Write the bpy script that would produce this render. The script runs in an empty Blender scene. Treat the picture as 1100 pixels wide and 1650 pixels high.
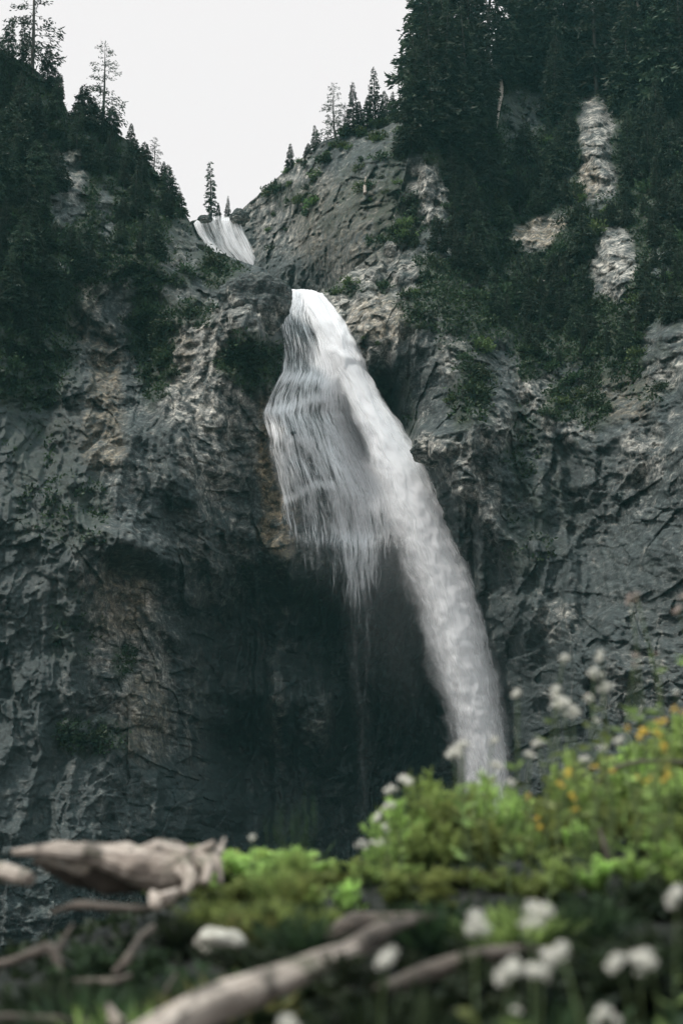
import bpy, math, random
import numpy as np
from mathutils import Vector
R = math.radians
random.seed(7)
scene = bpy.context.scene
C = scene.collection

# ------------------------------------------------------------------ camera
PITCH = R(14.0)
F = 2292.0                                # focal length in photograph pixels (1100 x 1650)
CAM = np.array([0.0, 0.0, 1.5])
cam = bpy.data.cameras.new('camera')
co = bpy.data.objects.new('camera', cam); C.objects.link(co)
co.location = CAM; co.rotation_euler = (R(90) + PITCH, 0, 0)
cam.sensor_fit = 'VERTICAL'; cam.sensor_height = 36; cam.lens = 18 / (825 / F)
cam.clip_start = 0.1; cam.clip_end = 3000
cam.dof.use_dof = True; cam.dof.focus_distance = 105; cam.dof.aperture_fstop = 2.1
scene.camera = co

# ------------------------------------------------------------------ sky, sun, exposure
SUN_EL, SUN_AZ = 60, -112                  # azimuth from +Y (into the picture) towards +X
w = bpy.data.worlds.new('World'); scene.world = w; w.use_nodes = True
nt = w.node_tree; nt.nodes.clear()
wo = nt.nodes.new('ShaderNodeOutputWorld'); bg = nt.nodes.new('ShaderNodeBackground')
sky = nt.nodes.new('ShaderNodeTexSky'); sky.sky_type = 'NISHITA'; sky.sun_disc = False
sky.sun_elevation = R(SUN_EL); sky.sun_rotation = R(SUN_AZ); sky.air_density = 1.5; sky.dust_density = 3
tc = nt.nodes.new('ShaderNodeTexCoord')
cl = nt.nodes.new('ShaderNodeTexNoise'); cl.inputs['Scale'].default_value = 1.6; cl.inputs['Detail'].default_value = 5
cr = nt.nodes.new('ShaderNodeValToRGB')
cr.color_ramp.elements[0].position = .3; cr.color_ramp.elements[0].color = (9.2, 8.9, 8.95, 1)
cr.color_ramp.elements[1].position = .62; cr.color_ramp.elements[1].color = (9.5, 9.25, 9.25, 1)
mx = nt.nodes.new('ShaderNodeMix'); mx.data_type = 'RGBA'; mx.inputs[0].default_value = 0.97
nt.links.new(tc.outputs['Generated'], cl.inputs['Vector']); nt.links.new(cl.outputs['Fac'], cr.inputs['Fac'])
nt.links.new(sky.outputs[0], mx.inputs[6]); nt.links.new(cr.outputs[0], mx.inputs[7])
# an overcast sky is brighter overhead than low down
sx = nt.nodes.new('ShaderNodeSeparateXYZ'); mr = nt.nodes.new('ShaderNodeMapRange'); mr.interpolation_type = 'SMOOTHSTEP'
mr.inputs[1].default_value = .58; mr.inputs[2].default_value = 1.0; mr.inputs[3].default_value = 1.0; mr.inputs[4].default_value = 1.75
nt.links.new(tc.outputs['Generated'], sx.inputs[0]); nt.links.new(sx.outputs[2], mr.inputs[0])
ct = nt.nodes.new('ShaderNodeMix'); ct.data_type = 'RGBA'; ct.blend_type = 'MULTIPLY'; ct.inputs[7].default_value = (.80, 1.0, 1.04, 1)
nt.links.new(mx.outputs[2], ct.inputs[6]); m2 = nt.nodes.new('ShaderNodeMapRange'); m2.inputs[1].default_value = .58; m2.inputs[2].default_value = .75
nt.links.new(sx.outputs[2], m2.inputs[0]); nt.links.new(m2.outputs[0], ct.inputs[0])
vm = nt.nodes.new('ShaderNodeVectorMath'); vm.operation = 'SCALE'; nt.links.new(ct.outputs[2], vm.inputs[0]); nt.links.new(mr.outputs[0], vm.inputs['Scale'])
nt.links.new(vm.outputs[0], bg.inputs[0]); nt.links.new(bg.outputs[0], wo.inputs[0])
bg.inputs[1].default_value = 0.1
sun = bpy.data.lights.new('sun', 'SUN'); sun.energy = 3.6; sun.angle = R(6); sun.color = (1, .95, .88)
so = bpy.data.objects.new('sun', sun); C.objects.link(so)
sd = Vector((math.sin(R(SUN_AZ)) * math.cos(R(SUN_EL)), math.cos(R(SUN_AZ)) * math.cos(R(SUN_EL)), math.sin(R(SUN_EL))))
so.rotation_euler = sd.to_track_quat('Z', 'Y').to_euler()
vs = scene.view_settings; vs.view_transform = 'Standard'; vs.look = 'None'; vs.exposure = 0; vs.gamma = 1
scene.cycles.transparent_max_bounces = 48
scene.cycles.max_bounces = 6
scene.cycles.use_denoising = True

# ------------------------------------------------------------------ helpers
CP, SP = math.cos(PITCH), math.sin(PITCH)
def P(px, py, Y):
    """world point at world depth Y seen at photograph pixel (px, py)"""
    px = np.asarray(px, float); py = np.asarray(py, float); Y = np.asarray(Y, float)
    a = (px - 550) / F; b = (825 - py) / F
    dy = CP - b * SP; dz = SP + b * CP
    s = Y / dy
    return np.stack([CAM[0] + a * s, CAM[1] + Y + 0 * a, CAM[2] + dz * s], -1)

def tag(o, label=None, cat=None, group=None, kind=None):
    if label: o['label'] = label
    if cat: o['category'] = cat
    if group: o['group'] = group
    if kind: o['kind'] = kind
    return o

def empty(name, loc, rz=0, scale=1):
    o = bpy.data.objects.new(name, None); C.objects.link(o)
    o.location = tuple(loc); o.rotation_euler = (0, 0, rz); o.scale = (scale,) * 3
    o.empty_display_size = .1
    return o

def mesh_data(name, V, Fc, mat=None, attrs=None, smooth=True, uv=None, fattrs=None):
    """V (n,3); Fc (m,k) one face size"""
    V = np.ascontiguousarray(V, np.float32); Fc = np.ascontiguousarray(Fc, np.int32)
    me = bpy.data.meshes.new(name); n, k = Fc.shape
    me.vertices.add(len(V)); me.vertices.foreach_set('co', V.ravel())
    me.loops.add(n * k); me.loops.foreach_set('vertex_index', Fc.ravel())
    me.polygons.add(n); me.polygons.foreach_set('loop_start', np.arange(0, n * k, k, dtype=np.int32))
    me.polygons.foreach_set('use_smooth', np.full(n, smooth, bool))
    for an, av in (attrs or {}).items():
        a = me.attributes.new(an, 'FLOAT', 'POINT'); a.data.foreach_set('value', np.ascontiguousarray(av, np.float32).ravel())
    for an, av in (fattrs or {}).items():
        a = me.attributes.new(an, 'FLOAT', 'FACE'); a.data.foreach_set('value', np.ascontiguousarray(av, np.float32).ravel())
    if uv is not None:
        l = me.uv_layers.new(name='uv'); l.data.foreach_set('uv', np.ascontiguousarray(uv[Fc.ravel()], np.float32).ravel())
    me.update(calc_edges=True); me.validate()
    if mat: me.materials.append(mat)
    return me

def obj(name, me, parent=None):
    o = bpy.data.objects.new(name, me); C.objects.link(o)
    if parent: o.parent = parent
    return o

def grid_faces(nr, nc):
    i = np.arange(nr * nc).reshape(nr, nc)
    return np.stack([i[:-1, :-1], i[1:, :-1], i[1:, 1:], i[:-1, 1:]], -1).reshape(-1, 4)

# --- numpy noise
def _h(ix, iy, iz, seed):
    h = (ix.astype(np.int64) * 73856093) ^ (iy.astype(np.int64) * 19349663) ^ (iz.astype(np.int64) * 83492791) ^ (seed * 2654435761 % 2147483647)
    h = (h ^ (h >> 13)) * 1274126177 & 0x7fffffff
    h = (h ^ (h >> 16)) * 668265263 & 0x7fffffff
    return (h ^ (h >> 15)) & 0xffffff
def rnd(ix, iy, iz, seed): return _h(ix, iy, iz, seed) / float(0xffffff)
def vnoise(x, y, z, seed=0):
    x, y, z = np.broadcast_arrays(np.asarray(x, float), np.asarray(y, float), np.asarray(z, float))
    ix, iy, iz = np.floor(x).astype(int), np.floor(y).astype(int), np.floor(z).astype(int)
    fx, fy, fz = x - ix, y - iy, z - iz
    out = 0
    def g(a, b, c):
        h = rnd(ix + a, iy + b, iz + c, seed) * 6.28318; h2 = rnd(ix + a, iy + b, iz + c, seed + 17) * 2 - 1
        r = np.sqrt(1 - h2 * h2)
        return np.cos(h) * r * (fx - a) + np.sin(h) * r * (fy - b) + h2 * (fz - c)
    s = lambda t: t * t * t * (t * (t * 6 - 15) + 10)
    u, v, q = s(fx), s(fy), s(fz)
    def L(a, b, t): return a + (b - a) * t
    return L(L(L(g(0,0,0), g(1,0,0), u), L(g(0,1,0), g(1,1,0), u), v),
             L(L(g(0,0,1), g(1,0,1), u), L(g(0,1,1), g(1,1,1), u), v), q) * 1.6
def fbm(x, y, z, oct=4, seed=0, gain=.5, ridged=False):
    s = 0; a = 1; t = 0
    for k in range(oct):
        n = vnoise(x * 2**k, y * 2**k, z * 2**k, seed + k * 5)
        if ridged: n = 1 - 2 * np.abs(n)
        s = s + a * n; t += a; a *= gain
    return s / t
def facets(x, z, seed=0, tilt=1.0):
    """broken-rock relief: each voronoi cell is its own tilted plane; returns height and edge distance"""
    ix, iz = np.floor(x).astype(int), np.floor(z).astype(int)
    best = np.full(x.shape, 9.0); sec = np.full(x.shape, 9.0); hh = np.zeros(x.shape); cid = np.zeros(x.shape)
    z0 = np.zeros_like(ix)
    for a in (-1, 0, 1):
        for b in (-1, 0, 1):
            cx = ix + a; cz = iz + b
            ox = cx + .5 + (rnd(cx, cz, z0, seed) - .5) * .95; oz = cz + .5 + (rnd(cx, cz, z0, seed + 1) - .5) * .95
            dx, dz = x - ox, z - oz
            d = dx * dx + dz * dz
            gx = (rnd(cx, cz, z0, seed + 2) - .5) * 2 * tilt; gz = (rnd(cx, cz, z0, seed + 3) - .5) * 2 * tilt
            h = (rnd(cx, cz, z0, seed + 4) - .5) + gx * dx + gz * dz
            m = d < best
            sec = np.where(m, best, np.minimum(sec, d))
            hh = np.where(m, h, hh); cid = np.where(m, rnd(cx, cz, z0, seed + 6), cid); best = np.where(m, d, best)
    return hh, np.sqrt(sec) - np.sqrt(best), cid

class Depth:
    """smooth depth surface through control points (thin plate spline over viewing direction)"""
    def __init__(s, pts):
        p = np.array(pts, float); s.x = p[:, :2] / 500; n = len(p)
        K = s.k(np.linalg.norm(s.x[:, None] - s.x[None], axis=-1)) + np.eye(n) * 1e-3
        Pm = np.c_[np.ones(n), s.x]; A = np.block([[K, Pm], [Pm.T, np.zeros((3, 3))]])
        sol = np.linalg.solve(A, np.r_[p[:, 2], 0, 0, 0]); s.w, s.c = sol[:n], sol[n:]
    @staticmethod
    def k(r): return np.where(r > 1e-9, r * r * np.log(np.maximum(r, 1e-9)), 0)
    def __call__(s, px, py):
        px, py = np.broadcast_arrays(np.asarray(px, float), np.asarray(py, float))
        x = px / 500; y = py / 500; o = s.c[0] + s.c[1] * x + s.c[2] * y
        for (a, b), w_ in zip(s.x, s.w): o = o + w_ * s.k(np.sqrt((x - a)**2 + (y - b)**2))
        return o

def blobs(px, py, lst, warp=25, seed=3):
    px, py = np.broadcast_arrays(np.asarray(px, float), np.asarray(py, float))
    wx = px + warp * fbm(px / 60, py / 60, 0, 3, seed) ; wy = py + warp * fbm(px / 60, py / 60, 5, 3, seed + 3)
    o = np.zeros(px.shape)
    for b in lst:
        x, y, rx, ry, v = b[:5]; a = R(b[5]) if len(b) > 5 else 0
        dx, dy = wx - x, wy - y
        u = (dx * math.cos(a) + dy * math.sin(a)) / rx; q = (-dx * math.sin(a) + dy * math.cos(a)) / ry
        d = u * u + q * q
        o = np.maximum(o, v * np.clip(1.6 - 1.1 * d, 0, 1)) if v > 0 else o * (1 + v * np.clip(1.6 - 1.1 * d, 0, 1))
    return o

# ------------------------------------------------------------------ materials
def new_mat(name):
    m = bpy.data.materials.new(name); m.use_nodes = True; m.node_tree.nodes.clear(); return m
class N:
    def __init__(s, m): s.t = m.node_tree
    def n(s, typ, **kw):
        nd = s.t.nodes.new(typ)
        for k, v in kw.items():
            if k.startswith('i_'):
                kk = k[2:]; nd.inputs[int(kk) if kk.isdigit() else kk.replace('_', ' ')].default_value = v
            else: setattr(nd, k, v)
        return nd
    def l(s, a, b): s.t.links.new(a, b)
    def attr(s, name): return s.n('ShaderNodeAttribute', attribute_name=name).outputs['Fac']
    def noise(s, vec, scale, detail=5, rough=.55, dist=0):
        nd = s.n('ShaderNodeTexNoise', i_Scale=scale, i_Detail=detail, i_Roughness=rough, i_Distortion=dist); s.l(vec, nd.inputs['Vector']); return nd.outputs['Fac']
    def ramp(s, fac, stops):
        nd = s.n('ShaderNodeValToRGB'); e = nd.color_ramp.elements
        while len(e) < len(stops): e.new(.5)
        for i, (p, c) in enumerate(stops): e[i].position = p; e[i].color = c if len(c) == 4 else (*c, 1)
        s.l(fac, nd.inputs[0]); return nd.outputs[0]
    def mix(s, fac, a, b, blend='MIX'):
        nd = s.n('ShaderNodeMix', data_type='RGBA', blend_type=blend)
        for v, k in ((fac, 0), (a, 6), (b, 7)):
            if isinstance(v, (int, float)): nd.inputs[k].default_value = v
            elif isinstance(v, tuple): nd.inputs[k].default_value = (*v, 1) if len(v) == 3 else v
            else: s.l(v, nd.inputs[k])
        return nd.outputs[2]
    def math(s, op, a, b=0.0, clamp=False):
        nd = s.n('ShaderNodeMath', operation=op, use_clamp=clamp)
        for v, k in ((a, 0), (b, 1)):
            if isinstance(v, (int, float)): nd.inputs[k].default_value = v
            else: s.l(v, nd.inputs[k])
        return nd.outputs[0]
    def mapping(s, vec, scale=(1, 1, 1), rot=(0, 0, 0), loc=(0, 0, 0)):
        nd = s.n('ShaderNodeMapping'); nd.inputs['Scale'].default_value = scale; nd.inputs['Rotation'].default_value = rot; nd.inputs['Location'].default_value = loc
        s.l(vec, nd.inputs[0]); return nd.outputs[0]
    def step(s, v, a, b):
        nd = s.n('ShaderNodeMapRange', i_From_Min=a, i_From_Max=b); nd.interpolation_type = 'SMOOTHSTEP'; s.l(v, nd.inputs[0]); return nd.outputs[0]

def rock_material():
    m = new_mat('weathered_rock'); n = N(m)
    pos = n.n('ShaderNodeTexCoord').outputs['Object']
    big = n.noise(n.mapping(pos, (1, 1, .6)), .16, 5, .6)
    mid = n.noise(n.mapping(pos, (1, 1, .55), (0, R(25), 0)), .9, 6, .65, .6)
    strat = n.noise(n.mapping(pos, (.7, .7, 2.6), (0, R(28), 0)), .8, 6, .7, .3)
    fine = n.noise(n.mapping(pos, (1, 1, 1.8), (0, R(25), 0)), 4.2, 8, .78)
    base = n.ramp(mid, [(.32, (.011, .018, .019)), (.46, (.030, .042, .043)), (.58, (.064, .075, .073)), (.71, (.27, .262, .238))])
    base = n.mix(n.step(strat, .42, .62), base, n.mix(.45, base, (.052, .066, .072)))
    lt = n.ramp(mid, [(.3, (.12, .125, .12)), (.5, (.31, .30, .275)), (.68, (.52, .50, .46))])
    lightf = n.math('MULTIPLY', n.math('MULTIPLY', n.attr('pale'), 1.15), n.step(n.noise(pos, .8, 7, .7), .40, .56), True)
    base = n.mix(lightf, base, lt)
    tan = n.ramp(fine, [(.3, (.15, .115, .075)), (.7, (.34, .27, .18))])
    tf = n.math('MULTIPLY', n.attr('tan'), n.step(n.noise(pos, 1.3, 5, .6), .34, .56), True)
    base = n.mix(tf, base, tan)
    base = n.mix(n.math('MULTIPLY', n.math('MULTIPLY', n.step(fine, .5, .62), n.step(big, .42, .62)), .6), base, (.27, .262, .245))
    base = n.mix(n.math('MULTIPLY', n.step(n.noise(pos, 2.3, 8, .75), .52, .6), .6), base, (.035, .045, .048))
    wv = n.n('ShaderNodeVectorMath', operation='ADD'); nz_ = n.n('ShaderNodeTexNoise', i_Scale=1.2, i_Detail=6.0); n.l(pos, nz_.inputs['Vector'])
    sc = n.n('ShaderNodeVectorMath', operation='SCALE'); sc.inputs['Scale'].default_value = .9; n.l(nz_.outputs['Color'], sc.inputs[0]); n.l(n.mapping(pos, (1, 1, 1.5), (0, R(30), 0)), wv.inputs[0]); n.l(sc.outputs[0], wv.inputs[1])
    vd = n.n('ShaderNodeTexVoronoi', i_Scale=.62); vd.feature = 'DISTANCE_TO_EDGE'; n.l(wv.outputs[0], vd.inputs['Vector'])
    ve = n.n('ShaderNodeTexVoronoi', i_Scale=1.9); ve.feature = 'DISTANCE_TO_EDGE'; n.l(wv.outputs[0], ve.inputs['Vector'])
    crk = n.math('MAXIMUM', n.math('SUBTRACT', 1, n.step(vd.outputs['Distance'], .0, .05)), n.math('MULTIPLY', n.math('SUBTRACT', 1, n.step(ve.outputs['Distance'], .0, .06)), n.step(n.noise(pos, .7, 3), .48, .6)))
    crk = n.math('MULTIPLY', crk, n.step(n.noise(pos, 1.1, 4), .42, .56))
    grain = n.ramp(n.noise(n.mapping(pos, (1, 1, 1.5), (0, R(25), 0)), 1.7, 12, .82), [(.38, (.32, .35, .36)), (.5, (.85, .85, .85)), (.62, (2.5, 2.4, 2.25))])
    base = n.mix(1.0, base, grain, 'MULTIPLY')
    base = n.mix(n.math('MULTIPLY', crk, .7), base, (.018, .024, .025))
    # damp rock by the water, plus darker tone on the outer and lower cliff
    base = n.mix(n.math('MULTIPLY', n.attr('wet_dark'), .80, True), base, (.022, .033, .033))
    # moss and earth where plants root
    mossc = n.ramp(n.noise(pos, 1.1, 6, .7), [(.35, (.008, .014, .010)), (.55, (.022, .034, .018)), (.7, (.055, .070, .035))])
    vf = n.math('MULTIPLY', n.attr('veg'), n.step(n.math('ADD', n.noise(pos, .55, 6, .65), n.math('MULTIPLY', n.attr('veg'), .16)), .48, .60), True)
    base = n.mix(vf, base, mossc)
    bs = n.n('ShaderNodeBsdfPrincipled'); n.l(base, bs.inputs['Base Color'])
    n.l(n.math('SUBTRACT', .82, n.math('MULTIPLY', n.attr('wet_dark'), .38)), bs.inputs['Roughness'])
    hb = n.math('SUBTRACT', n.math('MULTIPLY', n.noise(n.mapping(pos, (1, 1, 1.5), (0, R(30), 0)), 3.0, 9, .78), .6), n.math('MULTIPLY', crk, .12))
    bp = n.n('ShaderNodeBump', i_Strength=.7, i_Distance=.4); n.l(hb, bp.inputs['Height']); n.l(bp.outputs[0], bs.inputs['Normal'])
    out = n.n('ShaderNodeOutputMaterial'); n.l(bs.outputs[0], out.inputs[0])
    return m
ROCK = rock_material()

def leaf_mat(name, c0, c1, trans=.35, rough=.6):
    m = new_mat(name); n = N(m)
    r = n.attr('shade')
    oi = n.n('ShaderNodeObjectInfo').outputs['Random']
    col = n.mix(r, c0, c1)
    hs = n.n('ShaderNodeHueSaturation'); n.l(col, hs.inputs['Color'])
    n.l(n.math('ADD', n.math('MULTIPLY', oi, .05), .475), hs.inputs['Hue']); n.l(n.math('ADD', n.math('MULTIPLY', n.math('POWER', oi, 2.0), 1.0), .65), hs.inputs['Value'])
    d = n.n('ShaderNodeBsdfPrincipled', i_Roughness=rough); n.l(hs.outputs[0], d.inputs['Base Color']); d.inputs['Specular IOR Level'].default_value = .25
    t = n.n('ShaderNodeBsdfTranslucent'); n.l(hs.outputs[0], t.inputs[0])
    ms = n.n('ShaderNodeMixShader', i_0=trans); n.l(d.outputs[0], ms.inputs[1]); n.l(t.outputs[0], ms.inputs[2])
    out = n.n('ShaderNodeOutputMaterial'); n.l(ms.outputs[0], out.inputs[0]); return m
def plain_mat(name, c0, c1, scale=8, rough=.8, stretch=(1, 1, 1), bump=.3, dist=.01):
    m = new_mat(name); n = N(m)
    pos = n.mapping(n.n('ShaderNodeTexCoord').outputs['Object'], stretch)
    f = n.noise(pos, scale, 6, .65)
    c = n.ramp(f, [(.3, c0), (.7, c1)])
    d = n.n('ShaderNodeBsdfPrincipled', i_Roughness=rough); n.l(c, d.inputs['Base Color'])
    bp = n.n('ShaderNodeBump', i_Strength=bump, i_Distance=dist); n.l(f, bp.inputs['Height']); n.l(bp.outputs[0], d.inputs['Normal'])
    out = n.n('ShaderNodeOutputMaterial'); n.l(d.outputs[0], out.inputs[0]); return m
NEEDLE = leaf_mat('conifer_needles', (.007, .014, .010), (.058, .082, .046), .2)
CLIFFLEAF = leaf_mat('cliff_shrub_leaves', (.016, .030, .016), (.050, .080, .032), .25)
BRIGHTLEAF = leaf_mat('bright_shrub_leaves', (.045, .075, .025), (.115, .165, .055), .35)
BARK = plain_mat('bark', (.035, .032, .028), (.10, .09, .08), 3, .9)

# ------------------------------------------------------------------ the cliffs
DA = Depth([(-350,0,112),(-350,800,97),(-350,1500,92),(0,100,118),(0,400,108),(0,800,98),(0,1200,94),(0,1500,91),
 (110,200,121),(110,500,109),(130,800,100),(150,910,97.5),(150,1000,99),(150,1200,97),(150,1500,95),
 (250,290,125),(230,420,112),(240,560,112),(215,860,98.5),(260,960,103),(230,1150,99.5),(250,1400,99),
 (310,370,122),(330,600,107),(300,700,104),(330,800,106),(330,930,106),(310,1300,101),
 (400,440,119),(400,510,108),(455,540,110),(400,650,109),(420,800,108),(440,900,108),(380,1000,114),(385,1200,118),(400,1500,113),
 (490,470,118),(500,560,112.5),(520,660,110),(550,750,109.5),(560,850,109.5),(580,930,111),(560,1000,119),(600,1200,122),(600,1500,118),
 (450,1130,112),(520,1150,114),
 (560,480,117),(600,520,111),(610,690,116),(650,770,112),(695,730,105),(720,850,106),(705,960,113),(700,1200,120),(760,1500,115),
 (780,900,104),(830,980,101),(850,1250,103),(900,1500,98),
 (700,450,114),(680,600,108),(760,600,106),(800,700,103),(850,800,101.5),(900,600,111),(940,800,102),(950,950,98),(1000,700,101),(1100,560,99),(1100,900,90),(1100,1300,85),(1450,900,78),(1450,400,97),(1450,1500,74),
 (640,400,120),(690,270,125),(700,140,135),(800,300,131),(800,450,120),(860,110,148),(950,230,134),(950,470,117),(1100,80,146),(1100,300,123),(1450,30,132)])
TA = np.array([(-350,-60),(-50,60),(0,85),(50,105),(95,150),(112,190),(160,200),(205,225),(250,275),(285,325),(305,355),(318,385),(345,405),(400,425),(425,432),(450,455),(462,466),(520,474),(545,455),(580,425),(615,398),(640,330),(660,240),(680,160),(700,130),(860,105),(1100,60),(1450,20)], float)
DB = Depth([(230,250,160),(330,380,158),(400,340,156),(420,430,150),(460,280,150),(520,240,146),(520,470,138),(580,420,128),(640,200,140),(640,330,127),(740,120,150),(740,400,128),(400,600,145),(740,700,135)])
TB = np.array([(230,420),(296,360),(320,353),(380,353),(392,335),(450,283),(520,228),(580,205),(640,185),(690,140),(740,125)], float)

def lin(T, x): return np.interp(x, T[:, 0], T[:, 1])
VEG = [ (470,315,40,26,.6),(590,300,50,60,.6),(530,350,50,40,.5),  # where the cliff is grown over, photograph pixels: x, y, rx, ry, weight, rotation
 (30,330,130,260,1),(180,330,120,130,1),(250,380,80,90,1),(40,560,90,110,.8),(245,540,42,110,.9),(405,580,60,42,1),(345,430,48,30,.9),(310,505,40,26,.8),
 (110,300,30,60,-.75),(170,350,14,50,-.6),(175,520,22,60,-.5),(290,395,30,45,-.5),
 (880,60,260,160,1),(820,220,170,160,1),(1050,260,110,300,1),(820,430,190,140,1),(1000,520,150,90,1),(650,330,60,120,.75),(690,480,60,70,.8),(760,640,40,60,.7),(860,560,40,60,.8),(930,650,60,40,.8),
 (620,460,25,18,.9),(555,462,40,15,.8),(600,600,20,30,.3),(1020,620,70,30,.5),(840,720,30,70,.55),(650,660,20,60,.4),(850,860,40,90,.4),
 (120,820,60,70,.5),(120,1000,50,60,.4),(200,1070,20,30,.7),(150,1190,60,40,.6),(60,700,60,200,.4),(480,940,120,50,.35),(900,700,40,200,.3),
 (960,235,28,85,-1),(990,430,38,62,-1),(870,372,45,26,-.85,-30),(645,440,34,40,-.8),(690,310,30,60,-.7,-20),(705,390,26,36,-.7),(1075,420,20,40,-.5),(575,250,40,60,-.3),(1090,560,60,60,-.7,-40),(850,180,40,40,-.5),(905,250,14,60,-.5)]
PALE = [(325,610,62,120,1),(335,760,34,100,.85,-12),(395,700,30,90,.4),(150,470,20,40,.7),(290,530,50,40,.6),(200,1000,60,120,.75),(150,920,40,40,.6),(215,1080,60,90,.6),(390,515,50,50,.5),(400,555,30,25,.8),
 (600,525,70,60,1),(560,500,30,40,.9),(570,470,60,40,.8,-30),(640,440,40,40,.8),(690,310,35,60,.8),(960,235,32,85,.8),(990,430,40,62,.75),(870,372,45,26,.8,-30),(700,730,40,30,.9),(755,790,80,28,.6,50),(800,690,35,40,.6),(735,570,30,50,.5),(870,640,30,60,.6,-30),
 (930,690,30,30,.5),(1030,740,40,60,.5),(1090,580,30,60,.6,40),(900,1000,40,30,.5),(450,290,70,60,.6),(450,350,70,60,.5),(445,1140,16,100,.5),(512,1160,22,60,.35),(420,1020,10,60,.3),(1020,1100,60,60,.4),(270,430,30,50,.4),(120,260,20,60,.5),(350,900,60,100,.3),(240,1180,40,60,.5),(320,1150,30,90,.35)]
TAN = [(440,720,26,120,.9),(450,840,30,70,.8),(160,700,40,60,.5),(130,500,30,60,.35),(280,560,30,50,.4),(200,960,50,70,.5),(610,515,50,40,.5),(170,640,30,100,.5),(1000,640,60,40,.35),(230,1150,40,80,.4),(945,290,20,40,.5),(870,372,45,26,.6),(560,360,90,80,.3),(720,150,30,30,.2)]
WET_DARK = [(400,1150,90,190,.9),(600,1130,160,230,1),(530,960,110,40,.8),(620,680,30,70,.8),(480,640,60,160,.5),(700,1000,80,200,.7),(830,1200,70,160,.6),(210,900,70,30,.6,20),(450,520,12,40,.7),(100,1300,300,120,.5),(480,1330,200,100,.9),(900,1330,160,100,.6),(600,640,30,50,.7),(860,1150,40,130,.4),(60,900,60,300,.35),(40,850,110,480,.75),(950,1050,260,200,.5),(330,1000,60,200,.4),(960,800,60,120,.3),(120,1290,260,90,.6),(445,1130,16,80,-.6),(515,1160,26,46,-.7)]  # damp around the falls; elsewhere only a darker, smoother tone

def planes(x, z, seed):
    """continuous relief of flat triangular faces meeting in sharp creases"""
    k = (x + z) * .3660254; i = np.floor(x + k).astype(int); j = np.floor(z + k).astype(int)
    t = (i + j) * .2113249; x0 = x - (i - t); z0 = z - (j - t)
    up = x0 > z0; z_ = np.zeros_like(i)
    u = x0 + (x0 + z0) * .3660254; v = z0 + (x0 + z0) * .3660254      # skewed coordinates in the cell
    a = rnd(i, j, z_, seed); c = rnd(i + 1, j + 1, z_, seed); b = np.where(up, rnd(i + 1, j, z_, seed), rnd(i, j + 1, z_, seed))
    hi = np.maximum(u, v); lo = np.minimum(u, v)
    return a * (1 - hi) + b * (hi - lo) + c * lo - .5

def relief(px, py, X, Z, which):
    """broken rock relief in metres, towards the viewer positive"""
    w1, w2 = fbm(X / 7, Z / 7, 1, 2, 41), fbm(X / 7, Z / 7, 7, 2, 43)
    w3, w4 = fbm(X / 1.6, Z / 1.6, 1, 2, 45), fbm(X / 1.6, Z / 1.6, 7, 2, 46)
    wx = X + 1.1 * w1 + .22 * w3; wz = Z + 1.1 * w2 + .22 * w4
    right = (px + 60 * fbm(X / 6, Z / 6, 2, 2, 77) > 600) | (which == 1)
    def rot(ang): c, s_ = math.cos(R(ang)), math.sin(R(ang)); return wx * c + wz * s_, -wx * s_ + wz * c
    def side(ang, sd):
        ax, az = rot(ang * .35); bx, bz = rot(ang); cx, cz = rot(ang + 37); dx, dz = rot(ang - 20)
        h1, e1, _ = facets(ax / 2.6, az / 5.2, 101 + sd, .8); h2, e2, _ = facets(bx / 1.5, bz / 1.1, 102 + sd, 1.0); h3, e3, _ = facets(bx / .7, bz / .4, 103 + sd, 1.1)
        o = 3.0 * planes(ax / 4.5, az / 8, 111 + sd) + 1.7 * planes(cx / 2.1, cz / 3.4, 112 + sd) + .85 * planes(bx / 1.05, bz / 1.3, 113 + sd) + .40 * planes(dx / .5, dz / .55, 114 + sd) + .16 * planes(cx / .26, cz / .22, 115 + sd)
        st = fbm(bx / 2.6, bz / .42, 2, 3, 55 + sd, .6)
        return o + .75 * h1 + .36 * h2 + .13 * h3 + .13 * st
    fine = np.where(right, side(-40, 20), side(26, 0))
    big = 1.6 * fbm(X / 7.5, Z / 17, 3, 2, 11)
    am = .55 + .7 * np.clip(fbm(X / 9, Z / 9, 4, 2, 91) + .5, 0, 1)
    return big + 1.3 * fbm(wx / 2.3, wz / 15, 5, 3, 15, ridged=True) + am * fine + .05 * fbm(X / .5, Z / .5, 9, 2, 61)

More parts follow.
